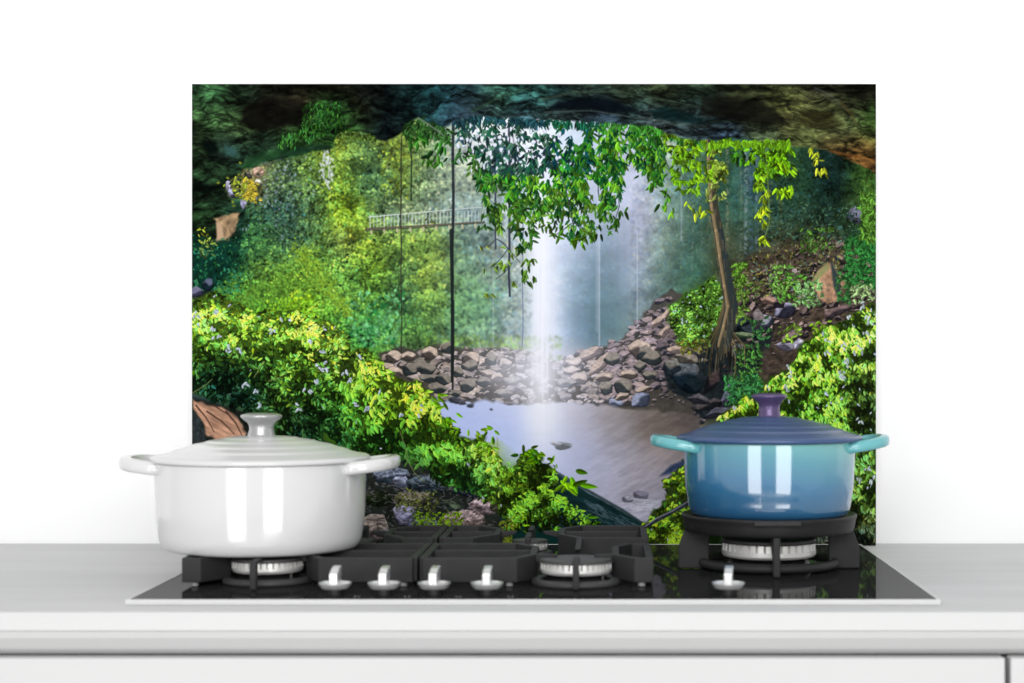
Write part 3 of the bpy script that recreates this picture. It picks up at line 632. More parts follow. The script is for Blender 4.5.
# --- 5. pool
pool = polymask([(432,396),(444,401),(455,399),(470,403),(485,398),(500,402),(520,403),(545,401),(560,400),(585,402),(605,404),(625,408),(650,408),(664,410),(684,412),(700,414),(700,440),(700,546),(640,546),(560,480),(500,440),(430,440)], 1.6, 1.6, 51, 5)
wat = field([(x, y, c) for x, y, c in [(450,410,(186,200,246)),(500,410,(192,204,246)),(545,410,(232,238,252)),(575,410,(190,188,205)),(610,415,(158,150,152)),(650,415,(140,128,120)),(690,425,(105,95,92)),
    (450,440,(188,204,250)),(500,440,(188,204,248)),(545,440,(214,222,250)),(580,440,(182,186,215)),(620,440,(160,158,170)),(660,445,(158,146,148)),(690,450,(140,130,130)),
    (520,470,(188,202,244)),(560,470,(190,198,232)),(600,470,(184,186,210)),(640,475,(172,166,178)),(680,480,(150,146,155)),(600,505,(190,190,215)),(640,500,(172,166,182)),(660,500,(170,170,190)),(640,530,(200,205,235))]], 16)
wn = fbm(16, 3.2, 61, 3, -.5)-.5
ws = np.clip((XX-570)/60, 0, 1)*np.clip((545-YY)/40, 0, 1)
wat = wat*(1+wn*.22*ws+(fbm(9,4,67,3)-.5)*.12*np.clip((XX-560)/60, .35, 1))[..., None]
wat = wat*(1-.2*np.clip(np.exp(-((XX-672)/40)**2-((YY-418)/20)**2)*1.2, 0, 1)*(.6+.8*fbm(10,3,68,3)))[..., None]
over(pool, wat)
refl = np.exp(-((XX-660)/26)**2-((YY-432)/9.0)**2)*(fbm(14,3,71,3,-.6)); over(np.clip(refl*.6, 0, 1), C(110,95,75))
for x, y, rx, ry, c in [(562,444,9,4,(125,130,135)),(556,442,6,2.2,(170,172,185)),(640,493,8,4.5,(125,122,140)),(627,497,6,4,(140,138,155)),(455,399,6,3,(60,65,75)),(470,404,3.5,2,(60,68,80)),(491,408,1.5,1,(60,65,90)),(462,401,4,2.5,(80,80,90)),(508,402,5,2,(110,105,110))]:
    blob(x, y, rx, ry, .1, C(*c)*1.1, C(*c)*.75, int(x), 7, .2, .1, 1.4)
for k in range(160):
    x = rng.normal(645, 12); y = rng.normal(505, 7)
    if y > 496+(x-640)*.1 and x < 660: stroke([(x, y), (x+3+rng.rand()*5, y-.5+rng.randn()*.5)], .9, .6, C(235,238,255), .4)

# --- 6. the fall: soft white column with thin threads
def screen(m, c=(1, 1, 1)):
    global cv
    m = m[..., None]; cv = cv + (np.array(c, np.float32)-cv)*m
dwn = np.clip((YY-110)/40, 0, 1)
edge = np.clip((YY-128)/110, 0, 1)
col = np.exp(-((XX-542)/(13.0+2.5*np.clip((YY-385)/30, 0, 1)))**2)
thr = .82+.36*vnoise(1.6, 90, 81)
fade = np.where(YY < 380, 1.0, np.exp(-((YY-380)/60.0)**2)*.75+.08)
screen(np.clip(col*thr*fade*(.45+.5*edge), 0, 1)*.95, (.985, .985, 1.0))
screen(np.clip(np.exp(-((XX-552)/30.0)**2)*np.clip((YY-110)/60, 0, 1)*np.exp(-np.maximum(YY-350, 0)/60)*.22, 0, 1), (.82, .86, 1.0))
screen(np.exp(-((XX-527)/46.0)**2-((YY-372)/32.0)**2)*.66, (.95, .95, 1.0))
screen(np.exp(-((XX-510)/55.0)**2-((YY-128)/34.0)**2)*.75, (.95, .97, 1.0))
screen(np.exp(-((XX-635)/22.0)**2)*np.exp(-((YY-190)/85.0)**2)*.30*(.8+.4*vnoise(2.5, 90, 82)), (.80, .80, .97))
for x, y0, y1, w, al in [(599,200,345,1.2,.5),(597,215,330,3,.18),(637,230,330,1.4,.35),(620,130,215,2,.3),(681,175,240,1.5,.25),(523,240,345,1.4,.35),(493,255,348,1.2,.3),(510,150,240,1,.25)]:
    stroke([(x, y0), (x, y1)], w, w, C(225,228,245), al, 0, 1.6)
mist = fbm(30, 120, 83, 3); screen(np.clip(np.exp(-((XX-580)/70.0)**2)*np.exp(-((YY-260)/120.0)**2)*.07*(mist*2-.4), 0, 1), (.85, .88, .97))

# --- 7. right-hand slope: dark gully, boulders, root tree, low plants
gul = polymask([(700,352),(712,332),(724,318),(745,300),(770,292),(792,300),(800,318),(775,345),(755,378),(735,398),(722,414),(700,418),(690,402),(668,388),(664,372)], 2, 3, 101)
over(gul*.9, C(24,32,36)*(.6+.9*fbm(4,4,103,3))[..., None])
slope = polymask([(735,262),(760,250),(800,240),(840,236),(876,262),(876,306),(845,330),(800,362),(770,385),(755,370),(775,330),(745,318),(728,300)], 3, 4, 105)
over(slope*.85, C(84,70,62)*(.25+1.2*fbm(5,3,107,4,-.4))[..., None])
for k in range(620):
    x = rng.uniform(722, 876); y = 300+rng.randn()*22-(x-800)*.15
    if inside(slope, x, y) or inside(gul, x, y):
        d = rng.rand(); s_ = rng.rand()**2; blob(x, y, 1.3+4.5*s_, 1+2.8*s_, rng.uniform(-.9, .4), C(172,148,142)*(.35+.6*d), C(34,30,34), 1200+k, 6, .3)
for i, (x, y, rx, ry, a, top, low) in enumerate([(683,372,17,15,.1,(92,98,104),(22,34,44)),(690,358,17,5,.1,(150,140,128),(70,66,62)),(672,365,8,9,.3,(120,118,112),(36,44,52)),(738,322,12,8,0,(40,48,54),(14,22,28)),(752,330,13,8,.1,(50,58,64),(12,22,28)),
        (764,322,9,8,-.4,(150,150,165),(40,45,55)),(784,308,11,8,-.3,(140,138,160),(38,38,50)),(757,318,7,9,.2,(125,115,115),(50,48,52)),(745,334,12,3,0,(110,125,95),(40,55,40)),(742,346,15,5,.1,(60,56,50),(25,28,28)),
        (786,345,9,6,0,(165,160,180),(80,76,90)),(799,343,6,6,-.4,(190,186,205),(90,88,100)),(736,352,8,9,.4,(120,122,128),(30,34,38)),(792,335,14,5,-.5,(130,112,110),(60,50,52)),
        (712,380,6,14,.5,(70,58,58),(24,24,28)),(700,352,5,6,.3,(120,115,110),(40,44,48)),(724,398,3.5,16,.4,(110,112,135),(50,52,62)),(693,386,10,8,0,(26,38,44),(12,22,28)),(856,216,9,9,.1,(105,108,125),(60,62,75)),(850,262,7,10,.2,(95,80,76),(50,42,44)),
        (845,285,6,7,.3,(150,118,100),(80,62,56)),(868,290,9,5,0,(90,80,76),(44,40,40)),(805,296,10,5,-.3,(150,130,125),(70,60,60)),(838,310,16,5,-.35,(115,95,95),(50,44,48)),(779,302,7,6,-.4,(88,74,76),(30,28,34)),(795,272,5,4,0,(170,155,155),(100,86,86)),
        (745,288,5,10,.1,(80,64,54),(44,36,34)),(768,300,9,4,0,(165,135,120),(80,64,60)),(735,378,12,8,.2,(60,62,66),(20,26,30)),(706,404,14,6,-.2,(78,72,74),(26,28,32)),(700,398,12,5,.3,(96,92,98),(34,36,42)),(716,412,14,5,-.3,(90,90,104),(34,36,42))]):
    blob(x, y, rx, ry, a, C(*top), C(*low), 1700+i, 7, .25, .22)
foliage((722,222,862,296), 1500, slope, np.ones_like(base)*C(84,92,56), .3, 1.5, (2, 4.5), .35, (1.2,1.4), clump2, .2, 131, .08)
foliage((765,205,862,240), 500, None, np.ones_like(base)*C(40,66,48), .3, 1.5, (2, 4.5), .35, (1.2,1.4), clump2, .2, 132, .05)
# standing boulder
bm = polymask([(811,283),(817,271),(827,262),(832,262),(838,276),(841,290),(838,298),(829,303),(820,299),(816,291)], 1.2, 1, 111, 4)
bc = C(176,136,108)*(.6+.8*fbm(6,6,113,4))[..., None]
over(bm, bc); over(polymask([(830,262),(832,262),(838,276),(841,290),(838,299),(833,286)], 1.2), C(50,62,62))
over(polymask([(811,283),(817,271),(827,262),(829,268),(818,279)], 1.4)*.8, C(130,140,90)); over(bm*np.clip(fbm(5,5,115,3)*3-1.7, 0, 1)*.7, C(70,80,70))
# low plants on the slope
def plants(x0, y0, x1, y1, n, c, seed, L=(3, 6), a=(1.2, 1.2), asp=.45, sd=.2):
    r = np.random.RandomState(seed)
    for k in range(n):
        l = r.uniform(*L); leaf(r.uniform(x0, x1), r.uniform(y0, y1), l, l*asp, a[0]+a[1]*r.randn(), np.clip(C(*c)*(.45+.75*r.rand()), 0, 1).astype(np.float32), sd)
tri = polymask([(668,306),(690,290),(712,276),(722,288),(722,306),(716,330),(706,344),(690,346),(676,340),(670,325)], 2, 3, 121)
over(tri*.85, C(62,100,30))
foliage((660,270,728,350), 2600, tri, np.ones_like(base)*C(98,150,52), .2, 1.55, (1.6, 3.6), .45, (1.3,1), clumpN, .2, 122, .06, .03)
for b_ in [(775,272,812,300,90,(90,150,55)),(795,280,822,304,80,(130,180,110)),(845,235,876,285,520,(50,120,55)),(860,190,876,240,260,(90,140,50)),(735,345,760,392,150,(80,140,60)),(725,374,760,402,240,(60,130,70)),(736,290,746,320,50,(110,150,60)),(800,225,830,250,60,(80,120,50)),
           (770,262,790,290,60,(110,160,70)),(836,262,850,300,50,(60,120,60)),(850,282,876,300,60,(150,180,120)),(812,320,830,332,30,(120,160,40)),(730,262,745,285,70,(100,150,50)),(706,280,712,310,40,(90,140,50)),(750,318,770,345,40,(60,110,60)),(780,324,800,340,30,(130,170,60)),(680,340,706,350,40,(120,120,50)),(720,280,760,300,60,(90,120,50))]:
    plants(b_[0], b_[1], b_[2], b_[3], b_[4], b_[5], int(b_[0]))
# the root tree
tp = [(704,120),(709,150),(711,180),(713,205),(718,230),(722,255),(727,285),(731,305),(727,325),(722,345)]
for i in range(14):
    r = np.random.RandomState(300+i); ex = 700+i*3.4+r.randn(); 
    stroke([(724+i*.6, 300), (722+(i-6)*.8, 325), (ex+4-(i*.3), 345), (ex, 372+r.randn()*6)], 2.4, .9, C(104,92,66)*(.35+.75*r.rand()), .85, .4)
stroke(tp, 5, 16, C(58,58,50), 1, .1)
stroke([(p[0]-1-i*.35, p[1]) for i, p in enumerate(tp)], 3.2, 2.6, C(170,144,108), .7, .2)
stroke([(p[0]+2.4+i*.3, p[1]) for i, p in enumerate(tp[4:])], 5, 6, C(42,54,58), .7)
for k in range(90):
    i = rng.randint(2, 9); x = tp[i][0]+rng.randn()*3; y = tp[i][1]+rng.rand()*20
    stroke([(x, y), (x+.5, y+6+rng.rand()*6)], .9, .6, C(150,130,95)*(.5+.7*rng.rand()), .5)
for k in range(40):
    x0 = rng.uniform(698, 742); y0 = rng.uniform(340, 372)
    stroke([(x0, y0), (x0+rng.randn()*2, y0+4+rng.rand()*10)], 1.6, .8, C(20,24,24)*(.6+1.4*rng.rand()), .7)
plants(705,160,724,200,60,(150,170,80),130)

# --- 8. bottom rocks, log, left foreground
brk = polymask([(192,440),(262,440),(320,438),(362,452),(395,452),(440,464),(455,480),(480,486),(500,488),(505,545),(192,545)], 2)
over(brk, C(38,44,40)*(.5+1.0*fbm(6,5,141,3))[..., None])
for i, (x, y, rx, ry, a, top, low) in enumerate([(392,474,20,8,-.05,(120,130,150),(50,60,72)),(400,480,10,6,.1,(150,156,185),(70,76,90)),(426,482,18,10,.1,(84,98,112),(36,48,56)),(376,497,22,9,0,(34,44,26),(20,30,18)),
        (372,527,18,15,.1,(150,138,130),(80,72,70)),(405,514,12,12,.1,(150,150,182),(84,88,110)),(410,497,20,8,-.1,(120,115,95),(54,54,44)),(470,488,18,9,.1,(48,60,60),(20,28,34)),(484,503,18,11,-.35,(180,160,166),(110,96,100)),
        (462,517,24,8,0,(170,150,150),(110,96,92)),(450,503,11,5,.3,(90,104,84),(38,50,44)),(496,500,6,12,0,(130,120,100),(60,60,44)),(470,529,22,6,0,(150,134,134),(90,82,80)),(430,525,16,9,.2,(96,110,100),(50,62,50)),(395,535,18,6,.2,(110,112,120),(54,58,60)),
        (300,428,10,5,0,(150,150,165),(70,72,84)),(366,440,7,5,.2,(180,182,200),(90,92,104))]):
    blob(x, y, rx, ry, a, C(*top), C(*low), 2100+i, 8, .2, .42)
for k in range(900):
    x = rng.uniform(360, 500); y = rng.uniform(470, 540)
    if inside(brk, x, y): stroke([(x, y), (x+rng.randn()*3, y+rng.randn()*1.5)], .9, .6, (C(215,205,215) if rng.rand() < .5 else C(30,34,34))*(.7+.3*rng.rand()), .45)
for b_ in [(395,488,440,508,120,(110,120,60)),(412,510,462,528,200,(120,160,30)),(500,505,525,545,120,(110,120,40))]:
    plants(*b_[:4], b_[4], b_[5], int(b_[0]+b_[1]), (2, 4))
# brown cleft rock at the left edge
over(polymask([(192,394),(215,401),(240,408),(262,424),(262,446),(192,450)], 1.5, 1, 151), C(30,34,30))
br = polymask([(192,398),(205,402),(222,406),(236,414),(246,432),(240,444),(218,440),(205,432),(203,420),(192,406)], 1.2, 1.2, 152, 5)
over(br, C(190,146,120)*(.62+.75*fbm(14,3,153,4,.5))[..., None])
for pts in [[(207,410),(222,420),(234,432)],[(196,404),(206,416),(214,430)],[(226,410),(236,422),(243,436)],[(214,404),(228,413)]]:
    stroke(pts, 1.8, .9, C(70,48,40), .85)
over(polymask([(192,396),(225,404),(250,412),(250,408),(215,398),(192,391)], 2)*.8, C(60,80,84)*(.6+.8*fbm(6,2,154,3,.3))[..., None])
over(polymask([(192,408),(202,420),(206,436),(200,445),(192,445)], 1.5), C(48,54,56)*(.5+fbm(3,3,155,3))[..., None])
# sloping slab by the pool
over(polymask([(536,462),(560,474),(590,492),(620,508),(646,524),(640,530),(500,535),(500,500)], 1.2, .6, 161), C(20,44,46)*(.65+.8*fbm(9,2.5,162,3,.55))[..., None])
stroke([(538,461),(560,473),(592,491),(622,508),(648,525)], 3.2, 2.2, C(50,66,70), .9)
stroke([(548,466),(575,480),(600,494),(630,511)], 1.0, .8, C(130,140,155), .7)
for k in range(70):
    t = rng.rand(); x = 584+t*50; y = 496+t*24+abs(rng.randn())*7
    stroke([(x, y), (x+5+rng.rand()*8, y+3.2+rng.rand()*5)], .9, .5, C(130,150,165), .4*rng.rand()+.15)
over(polymask([(512,519),(540,521),(560,523),(560,544),(512,544)], 1), C(14,46,44)); stroke([(510,519),(535,520),(560,524)], 1.5, 1.2, C(130,140,140), .7)

fgm = polymask([(192,300),(215,292),(240,303),(262,312),(300,310),(322,322),(338,322),(352,345),(372,352),(384,368),(400,378),(420,380),(430,390),(440,403),(446,418),(452,428),(470,436),(482,436),(494,446),(500,466),(512,470),(520,452),(534,452),(548,462),(556,476),(546,492),(560,505),(556,520),(510,524),(498,505),(470,490),(440,480),(420,462),(395,455),(360,448),(320,432),(320,450),(262,440),(240,408),(205,395),(192,390)], 1.5, 4, 171, 7)
fb = field([(200,305,(120,165,30)),(240,310,(125,170,25)),(300,315,(125,170,25)),(330,325,(140,180,35)),(200,345,(95,145,20)),(250,340,(110,155,25)),(300,350,(100,150,20)),(340,355,(120,165,30)),(375,375,(125,175,20)),(410,395,(140,185,15)),(200,375,(30,70,30)),(225,372,(18,45,22)),(245,385,(14,40,20)),(235,400,(14,36,22)),(255,365,(60,105,22)),(290,385,(80,125,20)),(320,395,(50,95,15)),(350,400,(80,140,15)),(385,405,(110,165,12)),(430,415,(120,175,12)),(300,415,(20,45,20)),(330,420,(30,70,20)),(270,415,(55,95,25)),(385,435,(40,90,12)),(400,440,(60,120,14)),(440,440,(90,155,15)),(480,450,(125,170,25)),(395,455,(12,28,14)),(420,465,(50,85,20)),(450,470,(45,95,16)),(470,475,(25,65,20)),(500,480,(110,160,20)),(520,470,(120,165,20)),(545,480,(70,130,18)),(520,500,(80,140,14)),(560,500,(20,60,30)),(545,510,(90,150,15)),(510,515,(120,145,30))], 14)
fb = fb*np.array([1.06,1.08,1.0], np.float32)+fb[..., 1:2]*np.array([0,0,.16], np.float32)
over(fgm, fb*.42)
cl3 = np.clip((fbm(13, 10, 175, 3)-.5)*2.4+.5, 0, 1)
foliage((192,290,560,525), 9000, fgm, fb, .22, 1.05, (3, 6), .5, (1.2,1.0), cl3, .15, 176, .05)
foliage((192,290,560,525), 9500, fgm, fb, .25, 1.7, (2.6, 6.5), .34, (1.3,1.0), cl3*.6+clump2*.4, .22, 177, .07, .006)
foliage((340,360,500,480), 1000, fgm, fb, .35, 1.6, (5, 9.5), .34, (1.35,.6), cl3, .15, 178, .05, .004)
foliage((192,297,345,345), 1300, fgm, fb*1.05, .5, 1.6, (3, 6), .45, (1.2,1.0), cl3, .15, 179, .07, .01)
for x, y in [(213,327),(217,334),(228,345),(239,348),(248,413),(262,416),(245,381),(256,388),(273,330),(309,337),(321,349),(345,371),(324,368),(316,379),(307,387),(349,378),(354,403),(298,404),(260,402),(327,362),(197,312),(215,309),(401,412),(419,412),(368,408),(318,365)]:
    for k in range(3): leaf(x+rng.randn()*1.5, y+rng.randn()*1.5, 3+rng.rand()*2.5, 2.2, rng.rand()*3, C(200,212,228)*(.8+.2*rng.rand()))
for pts in [[(192,392),(205,384),(212,378)],[(254,376),(260,366),(264,360)],[(405,455),(415,472),(424,480)],[(497,436),(499,470),(500,490)],[(268,380),(280,376),(290,368)],[(400,430),(408,455)],[(368,455),(376,462)]]:
    stroke(pts, 1, .8, C(140,150,90), .7)
# drooping sprays against the water
for (x, y, a0, n, L, c) in [(437,395,.9,9,9,(110,165,15)),(448,418,.6,8,8,(90,150,15)),(480,428,1.0,9,8,(120,165,25)),(488,436,1.6,9,8,(90,150,20)),(493,452,1.6,8,8,(110,160,25)),(523,448,.8,7,9,(90,140,15)),(532,452,1.6,9,11,(60,120,15)),(540,456,.6,7,10,(100,150,15)),(565,480,1.2,7,12,(120,175,20)),(575,480,.5,4,16,(90,150,15)),(456,428,2.2,8,7,(100,150,20)),(520,520,.5,6,9,(110,160,20)),(560,508,.2,8,8,(90,150,20)),(585,521,.1,7,9,(90,160,15))]:
    r = np.random.RandomState(int(x*7+y))
    for k in range(n): leaf(x+r.randn()*4, y+r.randn()*4, L*(.7+.5*r.rand()), L*.3, a0+r.randn()*.7, np.clip(C(*c)*(.5+.8*r.rand()), 0, 1).astype(np.float32), .2)
foliage((505,495,606,532), 900, polymask([(500,492),(556,492),(600,520),(600,530),(500,530)], 1), np.ones_like(base)*C(98,152,34), .15, 1.45, (2.5, 6), .36, (1.0,1.2), cl3, .15, 180, .05)
foliage((500,462,556,500), 480, None, np.ones_like(base)*C(105,158,36), .2, 1.4, (4, 8), .32, (1.3,1.0), cl3, .15, 181, .05)
plants(500,518,512,545,90,(110,120,35),182,(2,4))

# --- 9. right foreground
rfm = polymask([(876,302),(852,314),(838,322),(822,330),(806,336),(800,350),(786,366),(770,376),(762,392),(744,396),(726,412),(712,428),(700,452),(696,545),(876,545)], 1.5, 3.5, 191, 6)
rb = field([(870,312,(140,190,40)),(835,330,(135,190,30)),(810,355,(120,175,20)),(850,350,(120,170,30)),(785,380,(115,175,30)),(820,390,(100,150,20)),(860,380,(85,115,30)),(870,400,(60,75,25)),(760,400,(130,185,20)),(735,412,(140,190,20)),(800,410,(100,160,18)),(840,415,(85,130,20)),(870,425,(60,85,30)),(860,450,(80,120,30)),(760,450,(90,130,30)),(760,500,(60,100,30)),(810,480,(80,120,30)),(865,480,(100,140,30)),(862,505,(95,130,25)),(868,530,(50,60,40)),(850,520,(60,60,50))], 16)
rb = rb*np.array([1.0,1.05,.95], np.float32)+rb[..., 1:2]*np.array([0,0,.14], np.float32)
over(rfm, rb*.38)
foliage((720,298,876,545), 5200, rfm, rb, .2, 1.1, (3, 6), .42, (1.35,.7), cl3, .15, 192, .05)
foliage((720,298,876,545), 6500, rfm, rb, .25, 1.75, (3, 7.5), .34, (1.35,.6), cl3, .15, 193, .06, .02)
for x, y in [(848,356),(846,362),(842,370),(826,351),(842,345),(858,347),(866,330),(869,320),(786,365),(790,370),(826,338),(868,316),(785,385),(850,315),(864,303),(733,405),(842,375),(860,420),(867,465),(872,475),(858,478)]:
    for k in range(3): leaf(x+rng.randn()*1.5, y+rng.randn()*1.5, 3+rng.rand()*3, 2, 1.4+rng.randn()*.5, C(195,210,215)*(.8+.2*rng.rand()))
# small bank beside the blue pot
sb = polymask([(686,458),(672,472),(662,480),(668,498),(654,508),(640,526),(636,545),(700,545),(700,455)], 1.2, 2.5, 195, 5)
over(sb, C(52,70,30)); 
foliage((632,455,702,546), 1100, sb, np.ones_like(base)*C(120,168,35), .25, 1.45, (3, 6.5), .42, (1.6,.9), cl3, .15, 196, .06, .01)
over(polymask([(660,474),(670,464),(688,456),(688,460),(670,472)], 1.5), C(50,62,92)*(.7+.6*fbm(3,3,190,3))[..., None]); 
stroke([(636,532),(650,522),(668,512),(690,500)], 3, 5, C(40,44,62), .9); stroke([(640,528),(655,517),(672,509),(690,498)], 1.2, 1, C(170,165,185), .8)
foliage((636,525,700,546), 300, None, np.ones_like(base)*C(110,145,30), .3, 1.4, (2.5, 4.5), .5, (1,1.5), cl3, .15, 197, .06, .02)

# --- 10. hanging leaves and vines under the cave mouth
def vine(x, y0, y1, w, c, al=.95, sway=1.0, seed=0):
    r = np.random.RandomState(seed+int(x)); n = 8
    stroke([(x+sway*(r.rand()-.5)*.9, y0+(y1-y0)*i/n) for i in range(n+1)], w, w*.8, C(*c), al, .2, .7)
for x, y0, y1, w, c, al in [(401,136,352,1.5,(50,50,40),.8),(411,122,200,1.8,(40,55,40),.85),(452.6,122,372,3.0,(40,46,50),.95),(455,150,230,1,(150,150,150),.5),(495,115,248,2.2,(52,60,78),.85),(509,118,295,2.6,(48,50,66),.9),(522.5,215,345,1.2,(90,100,130),.7),(482,150,250,1,(90,105,110),.5),(598.5,120,200,1.4,(45,60,50),.8),(617,125,190,2.2,(105,100,85),.7),(419,150,200,1,(70,90,50),.6),(513,120,200,1.2,(90,90,100),.6)]:
    vine(x, y0, y1, w, c, al, 1.4)
stroke([(452.6,300),(452.8,350),(452.5,388)], 3.4, 2, C(32,36,36), .9)
stroke([(451,230),(452,300),(451.5,380)], 3.6, 2.2, C(30,38,38), .9)
def spray(x, y, n, L, c, spread=.9, a0=1.57, seed=0, dr=6):
    """a drooping twig with pointed leaves"""
    r = np.random.RandomState(seed)
    for k in range(n):
        lx = x+r.randn()*dr*.6; ly = y+r.rand()*dr*1.5
        b = .4+.85*r.rand(); l = L*(.7+.5*r.rand())
        leaf(lx, ly, l, l*.29, a0+r.randn()*spread, np.clip(C(*c)*b*np.array([1.05, 1, .9]), 0, 1).astype(np.float32), .22)
hang = polymask([(452,128),(448,121),(462,112),(500,112),(560,120),(620,124),(655,128),(676,134),(672,150),(663,170),(650,190),(638,165),(628,150),(622,175),(618,196),(606,210),(596,232),(585,242),(566,236),(560,220),(548,225),(536,214),(530,240),(520,250),(507,240),(497,225),(486,205),(478,178),(470,150)], 2)
hr = np.random.RandomState(71)
HOLE = vnoise(9, 11, 401); HOLE2 = vnoise(7, 9, 402)
hl = []
for k in range(5200):
    x = hr.uniform(446, 680); y = 112+(hr.rand()**.9)*145
    if not inside(hang, x, y): continue
    if x < 545 and y < 165 and hr.rand() < .45: continue      # sky shows through
    if x > 520 and y > 205 and hr.rand() < .55: continue
    if at(HOLE, x, y) < .29: continue
    hl.append((x, y))
for (x, y) in hl:
    g = hr.rand()
    if y < 172 and x < 552: c = (C(38,62,74), C(30,84,62), C(70,110,90))[int(g*3)]
    elif y < 170 and x < 590: c = (C(16,70,80), C(26,92,58), C(60,140,40))[int(g*3)]
    elif y < 190: c = (C(22,86,44), C(52,132,36), C(112,176,44))[int(g*3)]
    else: c = (C(30,84,40), C(66,128,34), C(112,160,52))[int(g*3)]
    if hr.rand() < .45:
        L_ = 5+4.5*hr.rand(); bb = .45+.85*hr.rand()
        for a_ in (-.6, -.1, .45): leaf(x+hr.randn(), y+hr.randn(), L_*(.8+.4*hr.rand()), L_*.24, 1.57+a_+hr.randn()*.15, np.clip(c*bb*(.8+.4*hr.rand()), 0, 1).astype(np.float32), .12, .95)
    else: leaf(x, y, 5+5*hr.rand(), 1.8+1.1*hr.rand(), 1.57+hr.randn()*.7, (c*(.4+.8*hr.rand())).astype(np.float32), .1, .95)
for k in range(70):      # bits of bright sky between the upper leaves
    x = hr.uniform(456, 560); y = hr.uniform(120, 170)-max(0, (x-520))*.3
    if y > 119: blob(x, y, hr.uniform(.8, 2.2), hr.uniform(1, 3), 0, C(226,232,246), C(215,222,242), 3000+k, 6, .3, 0, .9)
for k in range(420):      # leaves hanging straight from the lip of the roof
    x = hr.uniform(455, 700); y = np.interp(x, [455,480,530,590,655,684,700], [118,113,117,119,124,136,139])-3+hr.rand()*9
    c = C(30,66,74) if x < 545 else (C(26,84,62) if x < 600 else C(60,128,44)); leaf(x, y, 5+5*hr.rand(), 2.0, 1.57+hr.randn()*.6, (c*(.5+.9*hr.rand())).astype(np.float32), .12)
for pts in [[(556,160),(566,190),(571,214),(574,232)],[(571,223),(562,230),(553,236)],[(574,222),(584,228),(590,233)],[(500,240),(508,248),(520,262)],[(488,246),(496,238),(506,244)],[(493,266),(502,256),(508,248)],[(496,278),(504,272),(512,262)],[(618,190),(619,206),(614,222)],[(660,150),(668,166),(672,176)],[(655,140),(660,165)]]:
    stroke(pts, 1.2, .9, C(60,70,80), .8)
for x, y, n, L, c in [(554,234,6,8,(70,115,40)),(576,236,12,9,(90,150,30)),(586,233,8,8,(80,130,35)),(595,232,7,8,(60,105,35)),(558,224,6,8,(60,110,35)),(614,210,6,8,(60,110,45)),(617,218,9,9,(50,100,35)),(620,205,4,9,(50,95,40)),(612,226,5,7,(60,110,40)),
        (543,222,7,8,(80,125,45)),(530,228,10,9,(50,100,40)),(528,240,8,8,(60,110,45)),(530,260,8,8,(100,150,60)),(525,270,8,8,(80,125,50)),(512,248,7,7,(90,130,40)),(505,262,8,8,(100,140,50)),(494,262,4,7,(100,135,60)),(490,288,4,7,(110,140,50)),(513,276,3,8,(90,120,50)),(530,276,6,8,(75,115,50)),(484,244,3,6,(120,140,60)),(484,222,6,8,(50,95,45)),(488,210,8,8,(60,105,45)),
        (538,195,10,8,(40,95,50)),(522,205,12,8,(50,100,45)),(500,205,10,8,(70,120,50)),(496,180,12,9,(55,105,50)),(480,170,8,8,(60,110,50)),(470,168,6,8,(90,140,60)),(476,158,10,8,(60,110,50)),(465,150,8,8,(60,110,60)),
        (440,142,6,10,(45,110,40)),(420,126,8,9,(60,125,40)),(425,134,6,9,(40,100,35)),(408,136,6,8,(50,110,40)),(430,150,4,10,(35,90,40)),(434,158,8,9,(60,120,40)),(445,156,3,9,(40,100,40)),(415,140,6,9,(50,110,40)),(462,155,9,8,(55,100,60)),(425,216,2,6,(120,140,50)),
        (650,138,14,8,(50,120,45)),(644,148,10,8,(60,130,40)),(654,158,12,9,(45,110,45)),(650,170,8,8,(60,130,45)),(652,182,10,8,(80,150,50)),(660,176,10,8,(50,110,40)),(664,190,6,8,(70,130,40)),(663,200,4,9,(60,120,40)),(668,207,4,8,(110,170,40)),(640,160,5,8,(30,80,50)),
        (684,200,2,8,(150,190,40)),(692,206,3,7,(140,180,60)),(703,208,6,8,(160,200,50))]:
    spray(x, y-3, n, L, c, .65, 1.57, int(x*3+y))
# sunlit sprays, right
yr = np.random.RandomState(77)
for (x0, y0, x1, y1, n, c) in [(664,130,690,165,150,(140,190,40)),(672,150,700,195,150,(110,170,30)),(690,138,716,185,130,(130,185,30)),(700,135,735,150,120,(90,150,30)),(722,138,745,165,70,(70,140,35)),(712,150,724,180,50,(140,170,60)),(748,140,775,175,200,(110,175,25)),(752,170,770,190,60,(120,185,30)),
        (768,146,792,175,150,(120,190,25)),(776,165,793,198,110,(150,210,30)),(766,170,778,190,40,(90,150,30)),(756,178,764,200,28,(150,200,40)),(690,190,700,198,8,(110,160,40)),(722,165,727,180,12,(170,200,60))]:
    for k in range(n):
        x = yr.uniform(x0, x1); y = yr.uniform(y0-3, y1-4)
        if at(HOLE2, x, y) < .36: continue
        leaf(x, y, 4+4.5*yr.rand(), 1.9+.8*yr.rand(), 1.5+yr.randn()*.65, np.clip(C(*c)*(.25+.95*yr.rand()), 0, 1).astype(np.float32), .15)
for x, y, n in [(767,192,6),(763,208,9),(760,214,7),(764,222,7),(762,238,9),(764,197,5),(814,152,4),(817,160,5),(820,170,7),(811,146,4)]:
    spray(x, y-4, n, 7.5, (160,202,44) if x < 800 else (168,190,50), .6, 1.6, int(x+y*3), 4)
stroke([(765,150),(768,190),(769,222),(764,238)], 1, .8, C(120,150,60), .7)
for x, y, a in [(243,186,0),(236,200,0),(248,192,0),(252,178,0)]:
    spray(x, y, 12, 5, (170,180,60), 1.2, 1.5, int(x+y), 7)

